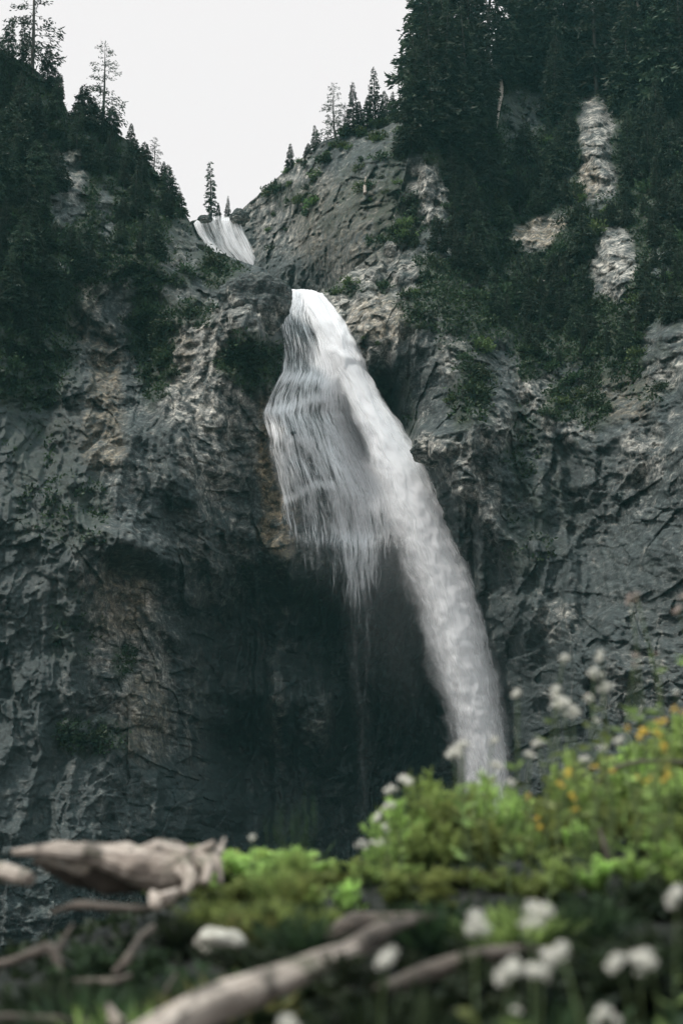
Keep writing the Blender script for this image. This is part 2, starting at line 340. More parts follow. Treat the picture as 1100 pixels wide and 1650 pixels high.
BUMPS = [ # local sculpting: x, y, rx, ry, metres towards viewer, rotation
 (402,508,46,50,4.2),(345,505,22,45,-1.6),(400,575,60,22,-1.6),(458,520,9,60,-1.5),(350,560,90,60,.6),(215,880,75,30,2.2,15),(225,925,70,24,-2.2,15),(695,715,35,30,3.0),(615,660,22,75,-3.2),(760,800,110,22,1.6,52),(655,440,26,26,1.8),
 (445,1130,16,110,1.3),(515,1160,22,70,.9),(955,230,26,85,2.0),(990,430,36,60,2.2),(570,455,70,22,1.5,-30),(870,1010,50,40,.9),(800,690,40,40,1.2),(735,560,24,80,1.3,-10),
 (300,760,26,150,1.4,-12),(240,560,28,120,-1.8),(60,760,40,300,-1.6),(840,740,26,120,-1.4),(380,1050,40,130,-1.2),(265,1130,16,180,-1.0),(880,1180,20,160,-1.0),(700,310,26,70,1.4,-20)]
def bumps(px, py):
    o = 0
    wx = px + 14 * fbm(px / 40, py / 40, 0, 3, 71); wy = py + 14 * fbm(px / 40, py / 40, 3, 3, 72)
    for b in BUMPS:
        a = R(b[5]) if len(b) > 5 else 0; dx, dy = wx - b[0], wy - b[1]
        u = (dx * math.cos(a) + dy * math.sin(a)) / b[2]; q = (-dx * math.sin(a) + dy * math.cos(a)) / b[3]
        o = o + b[4] * np.exp(-(u * u + q * q) ** 1.5 * .9)
    return o

def depthA(px, py):
    px, py = np.broadcast_arrays(np.asarray(px, float), np.asarray(py, float))
    Y = DA(px, py); W = P(px, py, Y)
    return Y - relief(px, py, W[..., 0], W[..., 2], 0) - bumps(px, py)
def depthB(px, py):
    px, py = np.broadcast_arrays(np.asarray(px, float), np.asarray(py, float))
    Y = DB(px, py); W = P(px, py, Y)
    return Y - .8 * relief(px, py, W[..., 0] + 60, W[..., 2], 1)

def cliff(name, x0, x1, T, bottom, depth, step, label):
    nc = int((x1 - x0) / step); nr = int((bottom - 250) / step)
    cols = np.linspace(x0, x1, nc)
    top = lin(T, cols) + 5 * fbm(cols / 22, 0, 0, 4, 5, .6) * np.clip(np.abs(cols - 490) / 40 - .8, 0.1, 1)
    t = np.linspace(0, 1, nr)[:, None]
    px = np.broadcast_to(cols, (nr, nc)); py = top + (bottom - top) * t
    Y = depth(px, py)
    V = P(px, py, Y)
    # ground behind the brow, running back from the edge
    back = []
    for k, (dy, dz) in enumerate(((.5, .25), (1.5, .4), (4, .2), (9, -.8), (20, -4), (45, -14))):
        b = V[0].copy(); b[:, 1] += dy; b[:, 2] += dz + .25 * dy * fbm(b[:, 0] / 4, dy, 0, 2, 8) - .02; back.append(b)
    V = np.concatenate([np.stack(back[::-1]), V]); nb = len(back)
    ext = lambda a: np.concatenate([np.repeat(a[:1], nb, 0), a])
    pxx, pyy = ext(px), ext(py)
    at = {'veg': blobs(pxx, pyy, VEG, 30), 'pale': blobs(pxx, pyy, PALE, 22, 13), 'tan': blobs(pxx, pyy, TAN, 22, 23), 'wet_dark': blobs(pxx, pyy, WET_DARK, 30, 33)}
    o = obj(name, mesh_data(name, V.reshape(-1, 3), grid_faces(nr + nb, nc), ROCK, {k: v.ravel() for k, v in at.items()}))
    tag(o, label, kind='structure'); return o
cliff('cliff', -330, 1430, TA, 1560, depthA, 1.7, 'dark weathered rock cliff on both sides of the falls')
cliff('cliff', 232, 738, TB, 700, depthB, 1.7, 'pale gorge wall behind the upper falls')

# ------------------------------------------------------------------ ground
def gz(x, y):
    x, y = np.broadcast_arrays(np.asarray(x, float), np.asarray(y, float))
    H = np.interp(x, [-6, -1.6, -1.0, -.5, 0, .6, 1.3, 6], [1.0, 1.12, 1.22, 1.38, 1.44, 1.50, 1.58, 1.7])
    pr = np.interp(y, [-30, -2, 1.2, 2.4, 3.2, 4.4, 5.6, 7.5, 12, 30, 80, 400], [0, .35, .5, .62, .80, 1, 1, .5, -.6, -2.4, -3.6, -4])
    z = H * np.clip(pr, 0, 1) + np.clip(pr, -9, 0) * 1.6
    return z + .05 * fbm(x / .5, y / .5, 0, 3, 19) + .25 * fbm(x / 6, y / 6, 0, 2, 29) * np.clip((y - 7) / 5, 0, 1)
def ground():
    xs = np.concatenate([-np.geomspace(900, 4, 60), np.linspace(-3.9, 3.9, 200), np.geomspace(4, 900, 60)])
    ys = np.concatenate([-np.geomspace(600, 2, 30), np.linspace(-1.9, 9, 240), np.geomspace(9.2, 1200, 80)])
    X, Y = np.meshgrid(xs, ys[::-1])
    V = np.stack([X, Y, gz(X, Y)], -1)
    m = plain_mat('dark_soil', (.004, .007, .006), (.016, .018, .013), 7, .95, bump=.6, dist=.05)
    tag(obj('ground', mesh_data('ground', V.reshape(-1, 3), grid_faces(len(ys), len(xs)), m)), kind='structure')
ground()

# ------------------------------------------------------------------ water
def water_mat(name, su, sv, seed, thr, soft, dens=1.0, col=(.97, .97, .985), fade=.25, mist=False, bump=.15, wob=.15):
    """falling white water: broken by noise drawn out along the flow; uv = metres across, metres down"""
    m = new_mat(name); n = N(m)
    uv = n.n('ShaderNodeUVMap', uv_map='uv').outputs[0]
    a = n.noise(n.mapping(uv, (su, sv, 1), loc=(seed * 3.1, seed * 1.7, seed)), 1, 5, .62, wob)
    b = n.noise(n.mapping(uv, (su * 2.6, sv * 1.3, 1), loc=(seed, seed * 5.1, 0)), 1, 4, .65, .1)
    c = n.noise(n.mapping(uv, (.45, .14, 1), loc=(seed * 2, seed, 3)), 1, 4, .6)
    s = n.math('ADD', n.math('ADD', n.math('MULTIPLY', a, .45), n.math('MULTIPLY', b, .33)), n.math('MULTIPLY', c, .22))
    d = n.attr('flow')
    v = n.math('ADD', s, n.math('MULTIPLY', n.math('SUBTRACT', d, .5), .42))   # threshold falls as the flow thickens
    al = n.step(v, thr - soft, thr + soft)
    al = n.math('MULTIPLY', al, n.math('MULTIPLY', n.math('MULTIPLY', d if mist else n.step(d, 0, fade), n.attr('thin')), dens), True)
    df = n.n('ShaderNodeBsdfDiffuse', i_Color=(*col, 1)); tr = n.n('ShaderNodeBsdfTranslucent', i_Color=(*col, 1))
    bp = n.n('ShaderNodeBump', i_Strength=bump, i_Distance=.2); n.l(s, bp.inputs['Height']); n.l(bp.outputs[0], df.inputs['Normal'])
    ms = n.n('ShaderNodeMixShader', i_0=.4); n.l(df.outputs[0], ms.inputs[1]); n.l(tr.outputs[0], ms.inputs[2])
    tp = n.n('ShaderNodeBsdfTransparent'); mm = n.n('ShaderNodeMixShader'); n.l(al, mm.inputs[0]); n.l(tp.outputs[0], mm.inputs[1]); n.l(ms.outputs[0], mm.inputs[2])
    out = n.n('ShaderNodeOutputMaterial'); n.l(mm.outputs[0], out.inputs[0])
    return m

def sheet(rows, nu, nv, yfun, jit=0, seed=0):
    """rows: (py, left, right, ...flow columns) -> verts, uv, flow"""
    r = np.array([q[:3] for q in rows], float)
    py = np.linspace(r[0, 0], r[-1, 0], nv)
    L = np.interp(py, r[:, 0], r[:, 1]); Rr = np.interp(py, r[:, 0], r[:, 2])
    t = np.linspace(0, 1, nu)
    px = L[:, None] + (Rr - L)[:, None] * t; pyy = np.repeat(py[:, None], nu, 1)
    if jit: px = px + jit * fbm(t[None] * 3 + seed, pyy / 60, seed, 3, 90 + seed)
    return px, pyy, t

def smooth_rows(A, k):
    for _ in range(k):
        B = A.copy(); B[1:-1] = (A[:-2] + 2 * A[1:-1] + A[2:]) / 4; B[:, 1:-1] = (B[:, :-2] + 2 * B[:, 1:-1] + B[:, 2:]) / 4; A = B
    return A

def water_obj(name, layers, parent=None):
    o = None
    for k, lay_ in enumerate(layers):
        px, py, Y, flow, mat = lay_[:5]; thin = lay_[5] if len(lay_) > 5 else np.ones(px.shape)
        V = P(px, py, Y); nv, nu = px.shape
        dv = np.linalg.norm(np.diff(V, axis=0), axis=-1); v = np.concatenate([np.zeros((1, nu)), np.cumsum(dv, 0)]); v = np.repeat(v.mean(1)[:, None], nu, 1)
        wid = np.abs(V[:, -1, 0] - V[:, 0, 0]).mean()
        u = np.repeat((np.linspace(0, 1, nu) * wid)[None], nv, 0)
        me = mesh_data(name, V.reshape(-1, 3), grid_faces(nv, nu), mat, {'flow': flow.ravel(), 'thin': np.broadcast_to(thin, px.shape).ravel()}, uv=np.stack([u, v], -1).reshape(-1, 2))
        if k == 0: o = obj(name, me)
        else: obj('spray_layer', me, o)
    return o

def edge(t, a, b=None):  # 0 at both borders rising to 1
    b = a if b is None else b
    return np.clip(np.minimum(t / a, (1 - t) / b), 0, 1)

def lower_falls():
    lay = []
    VR = [(466,461,520),(490,456,540),(503,447,546),(520,448,552),(560,456,568),(600,452,592),(640,430,605),(665,420,615),(720,428,650),(800,448,694),(860,456,704),(920,462,700),(1000,466,700),(1480,480,710)]
    #            across, along, threshold, softness, density: one thin film, then ever finer threads
    VL = [(.9, .12, .44, .20, .45), (1.5, .15, .535, .07, .85), (2.4, .20, .545, .06, .9), (3.8, .24, .55, .06, .9), (5.2, .30, .56, .05, .8)]
    for k, (su, sv, th, sf, dn) in enumerate(VL):
        m = water_mat('veil_water', su, sv, k + 1, th, sf, dn, bump=.05, mist=(k == 0), wob=.5)
        px, py, t = sheet(VR, 150, 460, None, 7, k); T = np.broadcast_to(t, px.shape)
        py = py + (8 * T ** 2 + 2.5 * fbm(T * 8, 0, k, 2, 66)) * np.clip(1 - (py - 466) / 60, 0, 1)
        Yr = smooth_rows(depthA(px, py), 70)
        free = DA(px, np.minimum(py, 890)) - 1.5
        Y = np.minimum(Yr - .75 - .15 * k, np.where(py > 870, free, 999)); Y = smooth_rows(Y, 25)
        cx_ = np.interp(py, [466, 600, 800, 1000, 1480], [500, 535, 572, 582, 590]); wd_ = np.interp(py, [466, 700, 900, 1000, 1340], [40, 80, 80, 46, 24])
        core = np.exp(-((px - cx_) / np.where(px > cx_, wd_ * np.interp(py, [466, 560, 780, 900], [1, 2.2, 1.6, 1]), wd_)) ** 2)
        foam = .16 * np.exp(-((px - np.interp(py, [540, 660, 760, 900], [520, 575, 612, 640])) / 26) ** 2) * np.clip((py - 540) / 40, 0, 1) * np.clip((900 - py) / 120, 0, 1)
        lev = np.interp(py, [466, 500, 540, 590, 640, 780, 860, 920, 1000, 1480], [.85, .62, .52, .62, .60, .66, .60, .54, .46, .40])
        side = np.interp(py, [466, 520, 640, 800, 870, 930, 975], [.9, .84, .84, .80, .74, .62, .4])
        f = lev * np.maximum(core, side)
        for y0, sl, wd, am in ((600, .30, 10, .12), (655, -.10, 8, .12), (700, .35, 9, .06), (803, -.25, 7, .10)):   # ledges that gather and spread the water
            f = f + am * np.exp(-((py - (y0 + sl * (px - 450) + 6 * np.sin(px / 17))) / wd) ** 2) * (px < 540)
        f = (f + foam) * edge(T, .04, .03) ** .5
        f = f - .05 * np.exp(-((px - np.interp(py, [640, 950], [612, 668])) / 26) ** 2) * np.clip((py - 740) / 120, 0, 1)
        th_ = np.interp(py, [466, 860, 930, 1000, 1150, 1480], [1, 1, .66, .28, .08, .05]) * np.clip(1 - np.clip(py - 880 - 30 * vnoise(px / 6, 0, k, 9), 0, 999) / 75 * (1 - core), 0, 1)
        lay.append((px, py, Y, f, m, th_))
    # plume: thrown forward off the ledge, falling clear of the wall
    cen = [(466,500,24),(520,528,30),(580,556,30),(640,583,33),(700,616,42),(760,646,52),(820,666,60),(880,690,62),(940,712,60),(1000,729,60),(1060,744,60),(1120,758,58),(1180,770,54),(1240,782,48),(1340,790,46),(1480,796,46)]
    c = np.array(cen, float)
    for k in range(9):
        s = (k - 4) / 4.0                                   # depth position of the layer in the plume, -1 .. 1
        wk = math.sqrt(max(.2, 1 - s * s * .7))
        yy = np.linspace(466, 1480, 200); cc = np.interp(yy, c[:, 0], c[:, 1]); ww = np.interp(yy, c[:, 0], c[:, 2]) * wk; lump = np.interp(yy, [466, 640, 800, 1480], [1, 4, 9, 13])
        rows = np.stack([yy, cc - ww + lump * 1.4 * fbm(yy / 45, k * .35, 0, 4, 501, .65), cc + ww + lump * fbm(yy / 38, k * .35, 3, 4, 502, .65)], -1)
        rows[:, 1] -= np.interp(yy, [466, 700, 900, 1480], [0, 4, 10, 10]); rows[:, 2] += np.interp(yy, [466, 650, 800, 1480], [0, 5, 8, 8])
        px, py, t = sheet(rows, 90, 520, None, 10, 10 + k); T = np.broadcast_to(t, px.shape)
        py = py + (8 * T ** 2 + 2.5 * fbm(T * 8, 0, k, 2, 66)) * np.clip(1 - (py - 466) / 60, 0, 1)
        halfw = np.interp(py, c[:, 0], c[:, 2]) * 115 / F   # metres
        ctr = np.interp(py, [466, 520, 600, 680, 760, 860, 1000, 1330], [116.5, 112.8, 110.4, 108.7, 107.6, 106.8, 106.2, 106.0])
        rock = smooth_rows(depthA(px, py), 6)
        prof = np.sqrt(np.clip(1 - (2 * T - 1) ** 2, 0, 1))
        Y = ctr - s * halfw * (.35 + .65 * prof) + .35 * fbm(T * 4, py / 30, k, 3, 200 + k)
        Y = np.where(py < 640, np.minimum(Y, rock - .2 - .12 * (4 + s * 4)), Y); Y = smooth_rows(Y, 4)
        base = np.interp(py, [466, 560, 700, 820, 950, 1100, 1250, 1330], [.97, .92, .90, .88, .82, .74, .66, .60])
        e = edge(T, np.interp(py, [466, 620, 900, 1300], [.14, .3, .6, .6]), np.interp(py, [466, 700, 1300], [.14, .28, .36]))
        f = base * e ** .9
        lay.append((px, py, Y, f, water_mat('plume_water', (1.0, 2.0, 1.4)[k % 3], (.20, .34, .15)[k % 3], 20 + k, .495, .10, .62, fade=.42, bump=.5, wob=.7)))
    for k in range(3):                                      # feathered spray torn off the plume's edges
        rows = [(a, b - w_ * (.95 + .15 * k) - 2, b + w_ * (.98 + .12 * k) + 2) for a, b, w_ in cen if a > 560]
        px, py, t = sheet(rows, 90, 420, None, 26, 70 + k); T = np.broadcast_to(t, px.shape)
        Y = np.interp(py, [560, 680, 760, 860, 1000, 1330], [110.2, 107.6, 106.4, 105.6, 105.0, 104.8]) + (0, 1.0, 3.4)[k] + 0 * px
        f = np.interp(py, [560, 640, 800, 1480], [0, .6, .95, 1]) * np.sin(np.pi * T) ** .7
        lay.append((px, py, Y, f, water_mat('torn_spray', (.7, 1.0, .9)[k], .22, 80 + k, .50, .13, .28, mist=True, wob=1.0)))
    for k in range(4):                                      # thin spray drifting between veil and plume
        rows = [(760,580,700),(900,545,730),(1000,540,750),(1150,540,780),(1480,540,800)]
        px, py, t = sheet(rows, 60, 200, None, 14, 30 + k); T = np.broadcast_to(t, px.shape)
        Y = 107.2 + .6 * k + 0 * px
        e = np.sin(np.pi * np.clip(T, 0, 1)) ** 1.5
        f = e * np.interp(py, [760, 880, 1000, 1200, 1480], [0, .9, .7, .15, .1])
        lay.append((px, py, Y, f, water_mat('spray_water', .6, .12, 40 + k, .50, .14, .032, mist=True)))
    o = water_obj('waterfall', lay); tag(o, 'tall lower waterfall curving right off the ledge into a dense white plume', kind='structure')
def upper_falls():
    lay = []
    for k, (su, sv, th, sf, dn) in enumerate([(.8, .1, .42, .2, .5), (1.4, .10, .52, .07, .85), (2.2, .13, .53, .06, .85), (3.4, .18, .54, .06, .8)]):
        rows = [(350,316,386),(357,311,390),(375,318,396),(400,334,407),(425,366,418),(450,390,430)]
        px, py, t = sheet(rows, 110, 160, None, 3, 50 + k); T = np.broadcast_to(t, px.shape)
        py = py + (6 * (2 * T - 1) ** 2 - 2 + 4 * fbm(T * 7, 0, k, 3, 88)) * np.clip(1 - (py - 350) / 40, 0, 1)
        Y = 154.2 - .3 * k - (py - 346) * .02
        Y = Y + 1.6 * np.exp(-(py - 347) / 3.0)
        f = np.interp(py, [347, 356, 400, 445], [.56, .52, .54, .62]) + .12 * np.exp(-((T - .8) / .2) ** 2) + .08 * np.exp(-((T - .1) / .1) ** 2) - .12 * np.exp(-((T - .33) / .12) ** 2)
        f = f * edge(T, .05) ** .4
        lay.append((px, py, Y, f, water_mat('upper_water', su, sv, 60 + k, th, sf, dn, mist=(k == 0), bump=.05, wob=.3), np.clip((py - py[0] ) / 5, .25, 1)))
    o = water_obj('waterfall', lay); tag(o, 'small upper waterfall spilling over the skyline notch', kind='structure')
lower_falls(); upper_falls()
#VEG_MARK
# ------------------------------------------------------------------ conifers and shrubs on the cliffs
rg = np.random.default_rng(11)
def unit(v): return v / np.maximum(np.linalg.norm(v, axis=-1, keepdims=True), 1e-9)
def blades(Cn, D, Ln, Wd, rg_, cup=0.0):
    """one four-sided leaf or needle tuft per row: centre base Cn, direction D, length, width"""
    n = len(Cn); S = unit(np.cross(D, unit(rg_.normal(size=(n, 3)))))
    U = np.cross(S, D)
    a = Cn; b = Cn + D * Ln[:, None] * .5 + S * Wd[:, None] * .5; c = Cn + D * Ln[:, None] + U * (cup * Ln)[:, None] if np.ndim(cup) else Cn + D * Ln[:, None] + U * cup * Ln[:, None]; d = Cn + D * Ln[:, None] * .5 - S * Wd[:, None] * .5
    V = np.stack([a, b, c, d], 1).reshape(-1, 3)
    return V, np.arange(4 * n).reshape(n, 4)
def tube(pts, rad, seg=6, cap=True):
    pts = np.asarray(pts, float); rad = np.asarray(rad, float); n = len(pts)
    T = unit(np.gradient(pts, axis=0)); up = np.array([0, 0, 1.0]) if abs(T[0, 2]) < .9 else np.array([1.0, 0, 0])
    V = []
    for i in range(n):
        s_ = unit(np.cross(T[i], up)); u_ = np.cross(s_, T[i]); up = u_
        a = np.linspace(0, 2 * np.pi, seg, endpoint=False)
        V.append(pts[i] + rad[i] * (np.cos(a)[:, None] * s_ + np.sin(a)[:, None] * u_))
    V = np.concatenate(V); Fq = []
    for i in range(n - 1):
        for j in range(seg):
            Fq.append((i * seg + j, i * seg + (j + 1) % seg, (i + 1) * seg + (j + 1) % seg, (i + 1) * seg + j))
    if cap:
        V = np.concatenate([V, pts[-1:], pts[:1]]); e = len(V) - 2
        for j in range(0, seg): Fq.append(((n - 1) * seg + j, (n - 1) * seg + (j + 1) % seg, e, e)); Fq.append((j, e + 1, e + 1, (j + 1) % seg))
    return V, np.array(Fq)
def join(parts):
    Vs, Fs, o = [], [], 0
    for V, F_ in parts: Vs.append(V); Fs.append(F_ + o); o += len(V)
    return np.concatenate(Vs), np.concatenate(Fs)
def mesh_safe(name, V, Fq, mat, attrs=None, **k):
    """quads, where a repeated corner means a triangle"""
    me = bpy.data.meshes.new(name)
    if (Fq[:, 2] == Fq[:, 3]).any() or (Fq[:, 1] == Fq[:, 2]).any():
        fl = [list(dict.fromkeys(f)) for f in Fq.tolist()]
        me.from_pydata(V.tolist(), [], fl); me.update()
        me.polygons.foreach_set('use_smooth', np.ones(len(me.polygons), bool))
        for an, av in (attrs or {}).items():
            a = me.attributes.new(an, 'FLOAT', 'POINT'); a.data.foreach_set('value', np.ascontiguousarray(av, np.float32).ravel())
        me.materials.append(mat); return me
    bpy.data.meshes.remove(me)
    return mesh_data(name, V, Fq, mat, attrs, **k)

def conifer_meshes(seed, rad, whorls, tufts, bare=.08, droop=.35, keep=1.0, taper=.85, irregular=.3, tuft=.045, limbs=False):
    """a conifer one metre tall (scaled when placed): trunk mesh and crown mesh"""
    g = np.random.default_rng(seed)
    lean = g.normal(size=2) * .015
    def axis(z): return np.stack([lean[0] * np.sin(z * 3), lean[1] * np.sin(z * 4), z], -1)
    zz = np.linspace(-.06, 1, 14); tr = [tube(axis(zz), np.maximum(.017 * (1 - zz) ** .8, .0015) if True else 0, 7)]
    Cn, D, Ln = [], [], []
    for i in range(whorls):
        h = bare + (1 - bare) * (i + g.uniform(-.4, .4)) / whorls; h = min(max(h, bare), .985)
        side = g.uniform(0, 6.28); nb = g.integers(4, 8)
        for b in range(nb):
            if g.random() > keep: continue
            az = side + b * 6.28 / nb + g.uniform(-.5, .5)
            L = rad * (1 - h) ** taper * g.uniform(1 - irregular, 1 + irregular * .6) * (1 - .5 * max(0, (.15 - h) / .15)) + .012
            dr = droop * g.uniform(.5, 1.4) * (1 - h * .8)
            m = max(4, int(1.9 * tufts * (L / rad) + 3))
            s_ = np.sqrt(g.uniform(.03, 1, m)); 
            hd = np.array([math.cos(az), math.sin(az), 0]); pd = np.array([-hd[1], hd[0], 0])
            zoff = .25 * L * s_ - dr * L * s_ ** 2 * 1.4
            cen = axis(np.full(m, h)) + hd * (L * s_)[:, None] + pd * (g.normal(size=m) * .16 * L * (s_ * 1.2 + .1))[:, None]
            cen[:, 2] += zoff + g.normal(size=m) * .004
            d = hd * .8 + pd * g.normal(size=(m, 1)) * .6 + np.array([0, 0, 1]) * (g.uniform(-.9, .25, (m, 1)))
            Cn.append(cen); D.append(unit(d)); Ln.append(tuft * g.uniform(.6, 1.3, m) * (1 - .45 * h))
            if limbs or b % 3 == 0:
                q = np.linspace(0, .9, 4); tr.append(tube(axis(np.full(4, h)) + hd * (L * q)[:, None] + np.array([0, 0, 1]) * (.25 * L * q - dr * L * q ** 2 * 1.4)[:, None], .0035 * (1 - q * .8) * (1.2 - h), 4, False))
    # leader
    m = 12; zt = g.uniform(.93, 1, m); Cn.append(axis(zt)); D.append(unit(g.normal(size=(m, 3)) * [.5, .5, .3] + [0, 0, .6])); Ln.append(np.full(m, tuft * .45))
    Cn, D, Ln = np.concatenate(Cn), np.concatenate(D), np.concatenate(Ln)
    V, Fq = blades(Cn, D, Ln, Ln * .33, g, -.2)
    sh = np.repeat(np.clip(fbm(Cn[:, 0] * 9, Cn[:, 1] * 9, Cn[:, 2] * 9, 3, seed) * .9 + .45 + g.normal(size=len(Cn)) * .15, 0, 1), 4)
    crown = mesh_data('crown', V, Fq, NEEDLE, {'shade': sh})
    tv, tf = join(tr); trunk = mesh_safe('trunk', tv, tf, BARK)
    return trunk, crown
KINDS = {
 'dense': [conifer_meshes(100 + i, .19 + .02 * (i % 3), 34, 26, .03, .45, .92, .8, .35, .05) for i in range(4)],
 'spire': [conifer_meshes(200 + i, .15, 30, 20, .05, .35, .85, .95, .35, .045) for i in range(3)],
 'sparse': [conifer_meshes(300 + i, .22, 22, 21, .14, .30, .58, .55, .6, .038, True) for i in range(3)],
 'thin': [conifer_meshes(400 + i, .075, 32, 16, .02, .5, .62, .35, .8, .04, True) for i in range(2)],
 'stout': [conifer_meshes(500 + i, .33, 26, 36, .0, .5, .9, .7, .35, .075) for i in range(3)],
}
def conifer(px, py, hpx, kind, depthf, label, group=None, k=None, fwd=.2, dz=0, lean=None):
    Y = float(depthf(px, py)) - fwd
    p = P(px, py, Y); h = hpx / F * Y / math.cos(PITCH) * 1.03
    root = empty('conifer', p, rg.uniform(0, 6.28), h)
    root.rotation_euler[0] = rg.normal() * .03; root.rotation_euler[1] = rg.normal() * .03 + (lean or 0)
    tr, cr_ = KINDS[kind][int(rg.integers(len(KINDS[kind]))) if k is None else k % len(KINDS[kind])]
    obj('trunk', tr, root); obj('crown', cr_, root)
    tag(root, label, 'conifer', group); return root
L_ = 'conifers on the left skyline'; B_ = 'conifers on the gorge ridge skyline'
SKY_A = [
 (8,118,105,'dense','dark conifer at the left picture edge on the skyline beside the two-trunk group',L_),
 (36,112,95,'thin','thin ragged conifer between the picture edge and the tallest left skyline tree',L_),
 (52,122,225,'sparse','tallest open-branched conifer on the left skyline, its top cut by the frame',L_),
 (74,146,88,'dense','bushy conifer on the brow just right of the tallest left skyline tree',L_),
 (88,156,50,'stout','short conifer overhanging the brow at the rim of the left skyline rock',L_),
 (130,205,78,'spire','small pointed conifer left of the lone open-branched snag-like tree',L_),
 (164,212,168,'sparse','lone tall open-branched conifer standing against the sky on the left shoulder',L_),
 (178,216,52,'stout','low bushy conifer at the foot of the lone open-branched skyline tree',L_),
 (150,210,60,'dense','conifer filling the gap directly below the lone open-branched skyline tree',L_),
 (210,240,48,'dense','small ragged conifer on the slope right of the lone skyline tree',L_),
 (246,285,75,'sparse','crooked open conifer halfway down the left skyline slope',L_),
 (232,270,48,'stout','squat conifer left of the crooked open conifer on the left slope',L_),
 (270,322,62,'stout','leaning conifer with branches reaching over the sky low on the left slope',L_),
 (290,350,45,'stout','lowest conifer on the left slope, right above the upper falls lip',L_),
 (262,300,45,'dense','small conifer wedged between the crooked and the leaning conifer',L_)]
SKY_B = [
 (341,350,100,'thin','slender spire conifer standing alone in the notch above the upper falls','conifers above the upper falls'),
 (366,352,40,'spire','small conifer right of the slender spire above the upper falls','conifers above the upper falls'),
 (352,352,28,'dense','smallest conifer squeezed between two others above the upper falls','conifers above the upper falls'),
 (468,276,50,'dense','lowest single conifer on the gorge ridge skyline',B_),
 (508,246,50,'dense','conifer second from the bottom on the gorge ridge skyline',B_),
 (496,252,24,'stout','tiny conifer left of the second lowest ridge conifer',B_),
 (541,232,118,'sparse','tall ragged conifer at the left end of the ridge clump',B_),
 (567,222,105,'spire','upright conifer second in the ridge clump',B_),
 (554,226,70,'sparse','shorter conifer between the first two tall trees of the ridge clump',B_),
 (580,216,60,'dense','short conifer left of the sharp-pointed ridge conifer',B_),
 (605,204,118,'spire','sharp-pointed tallest conifer of the ridge clump',B_),
 (592,210,66,'dense','short conifer hugging the left side of the sharp-pointed one',B_),
 (619,200,62,'dense','short conifer just right of the sharp-pointed ridge conifer',B_),
 (632,196,58,'spire','last small conifer of the ridge clump beside the right wood',B_)]
for px, py, h, kd, lb, gp in SKY_A: conifer(px, py, h, kd, depthA, lb, gp, fwd=-.4)
for px, py, h, kd, lb, gp in SKY_B:
    if py > 340: conifer(px, py, h, kd, lambda a, b: 156.0, lb, gp)
    else: conifer(px, py, h, kd, depthB, lb, gp, fwd=-.6)
def poly_in(x, y, poly):
    c = False; j = len(poly) - 1
    for i in range(len(poly)):
        xi, yi = poly[i]; xj, yj = poly[j]
        if (yi > y) != (yj > y) and x < (xj - xi) * (y - yi) / (yj - yi) + xi: c = not c
        j = i
    return c
HOLES = [(958,235,34,82),(990,430,40,58),(870,372,48,28),(645,440,34,34),(690,300,26,44),(120,310,16,50),(172,330,14,40),(290,400,26,34),(1080,560,40,40),(808,175,14,44),(850,165,28,24)]
def wood(poly, spacing, n, hr, kinds, lab, grp, hgrow=0, bounds=None):
    xs = [p[0] for p in poly]; ys = [p[1] for p in poly]; got = []
    for _ in range(n * 60):
        if len(got) >= n: break
        x, y = rg.uniform(min(xs), max(xs)), rg.uniform(min(ys), max(ys))
        if not poly_in(x, y, poly): continue
        h = rg.uniform(*hr) * (1 - hgrow * (y - min(ys)) / (max(ys) - min(ys)))
        if any(abs(x - a) < b[2] + h * .12 and -h * 0 - b[3] < (y - b[1]) < b[3] + h * .9 for b in HOLES for a in (b[0],)): continue
        if any((x - a) ** 2 + ((y - b) * .8) ** 2 < spacing ** 2 for a, b in got): continue
        if y < lin(TA, x) + 4: continue
        got.append((x, y))
        conifer(x, y, h, kinds[int(rg.integers(len(kinds)))], depthA, lab(x, y) if callable(lab) else lab, grp)
def side_label(x, y):
    if x < 700: return 'dark conifer at the skyline edge of the right hand wood'
    if y < 180: return 'tall dark conifer high in the right hand wood near the top of the picture'
    if x > 1000: return 'dark conifer on the far right slope beyond the pale rock outcrops'
    if x > 880: return 'dark conifer around the two pale rock outcrops on the right slope'
    return 'dark conifer in the wooded gully left of the pale rock outcrops'
wood([(645,225),(700,135),(860,108),(1110,62),(1110,180),(900,200),(700,250)], 19, 95, (150,290), ['dense','dense','spire'], side_label, 'conifers of the right hand wood')
wood([(650,230),(900,190),(1130,170),(1130,480),(1060,560),(900,590),(830,560),(780,480),(700,400)], 22, 150, (38,112), ['dense','stout','stout','dense'], side_label, 'conifers of the right hand wood', .45)
wood([(-20,130),(100,180),(210,250),(300,370),(262,410),(190,425),(110,470),(60,560),(-20,570)], 19, 72, (45,110), ['dense','stout','dense'], lambda x, y: 'dark conifer on the steep wooded left cliff below the skyline' if x > 110 else 'dark conifer against the left picture edge on the wooded cliff', 'conifers of the left cliff wood', .3)

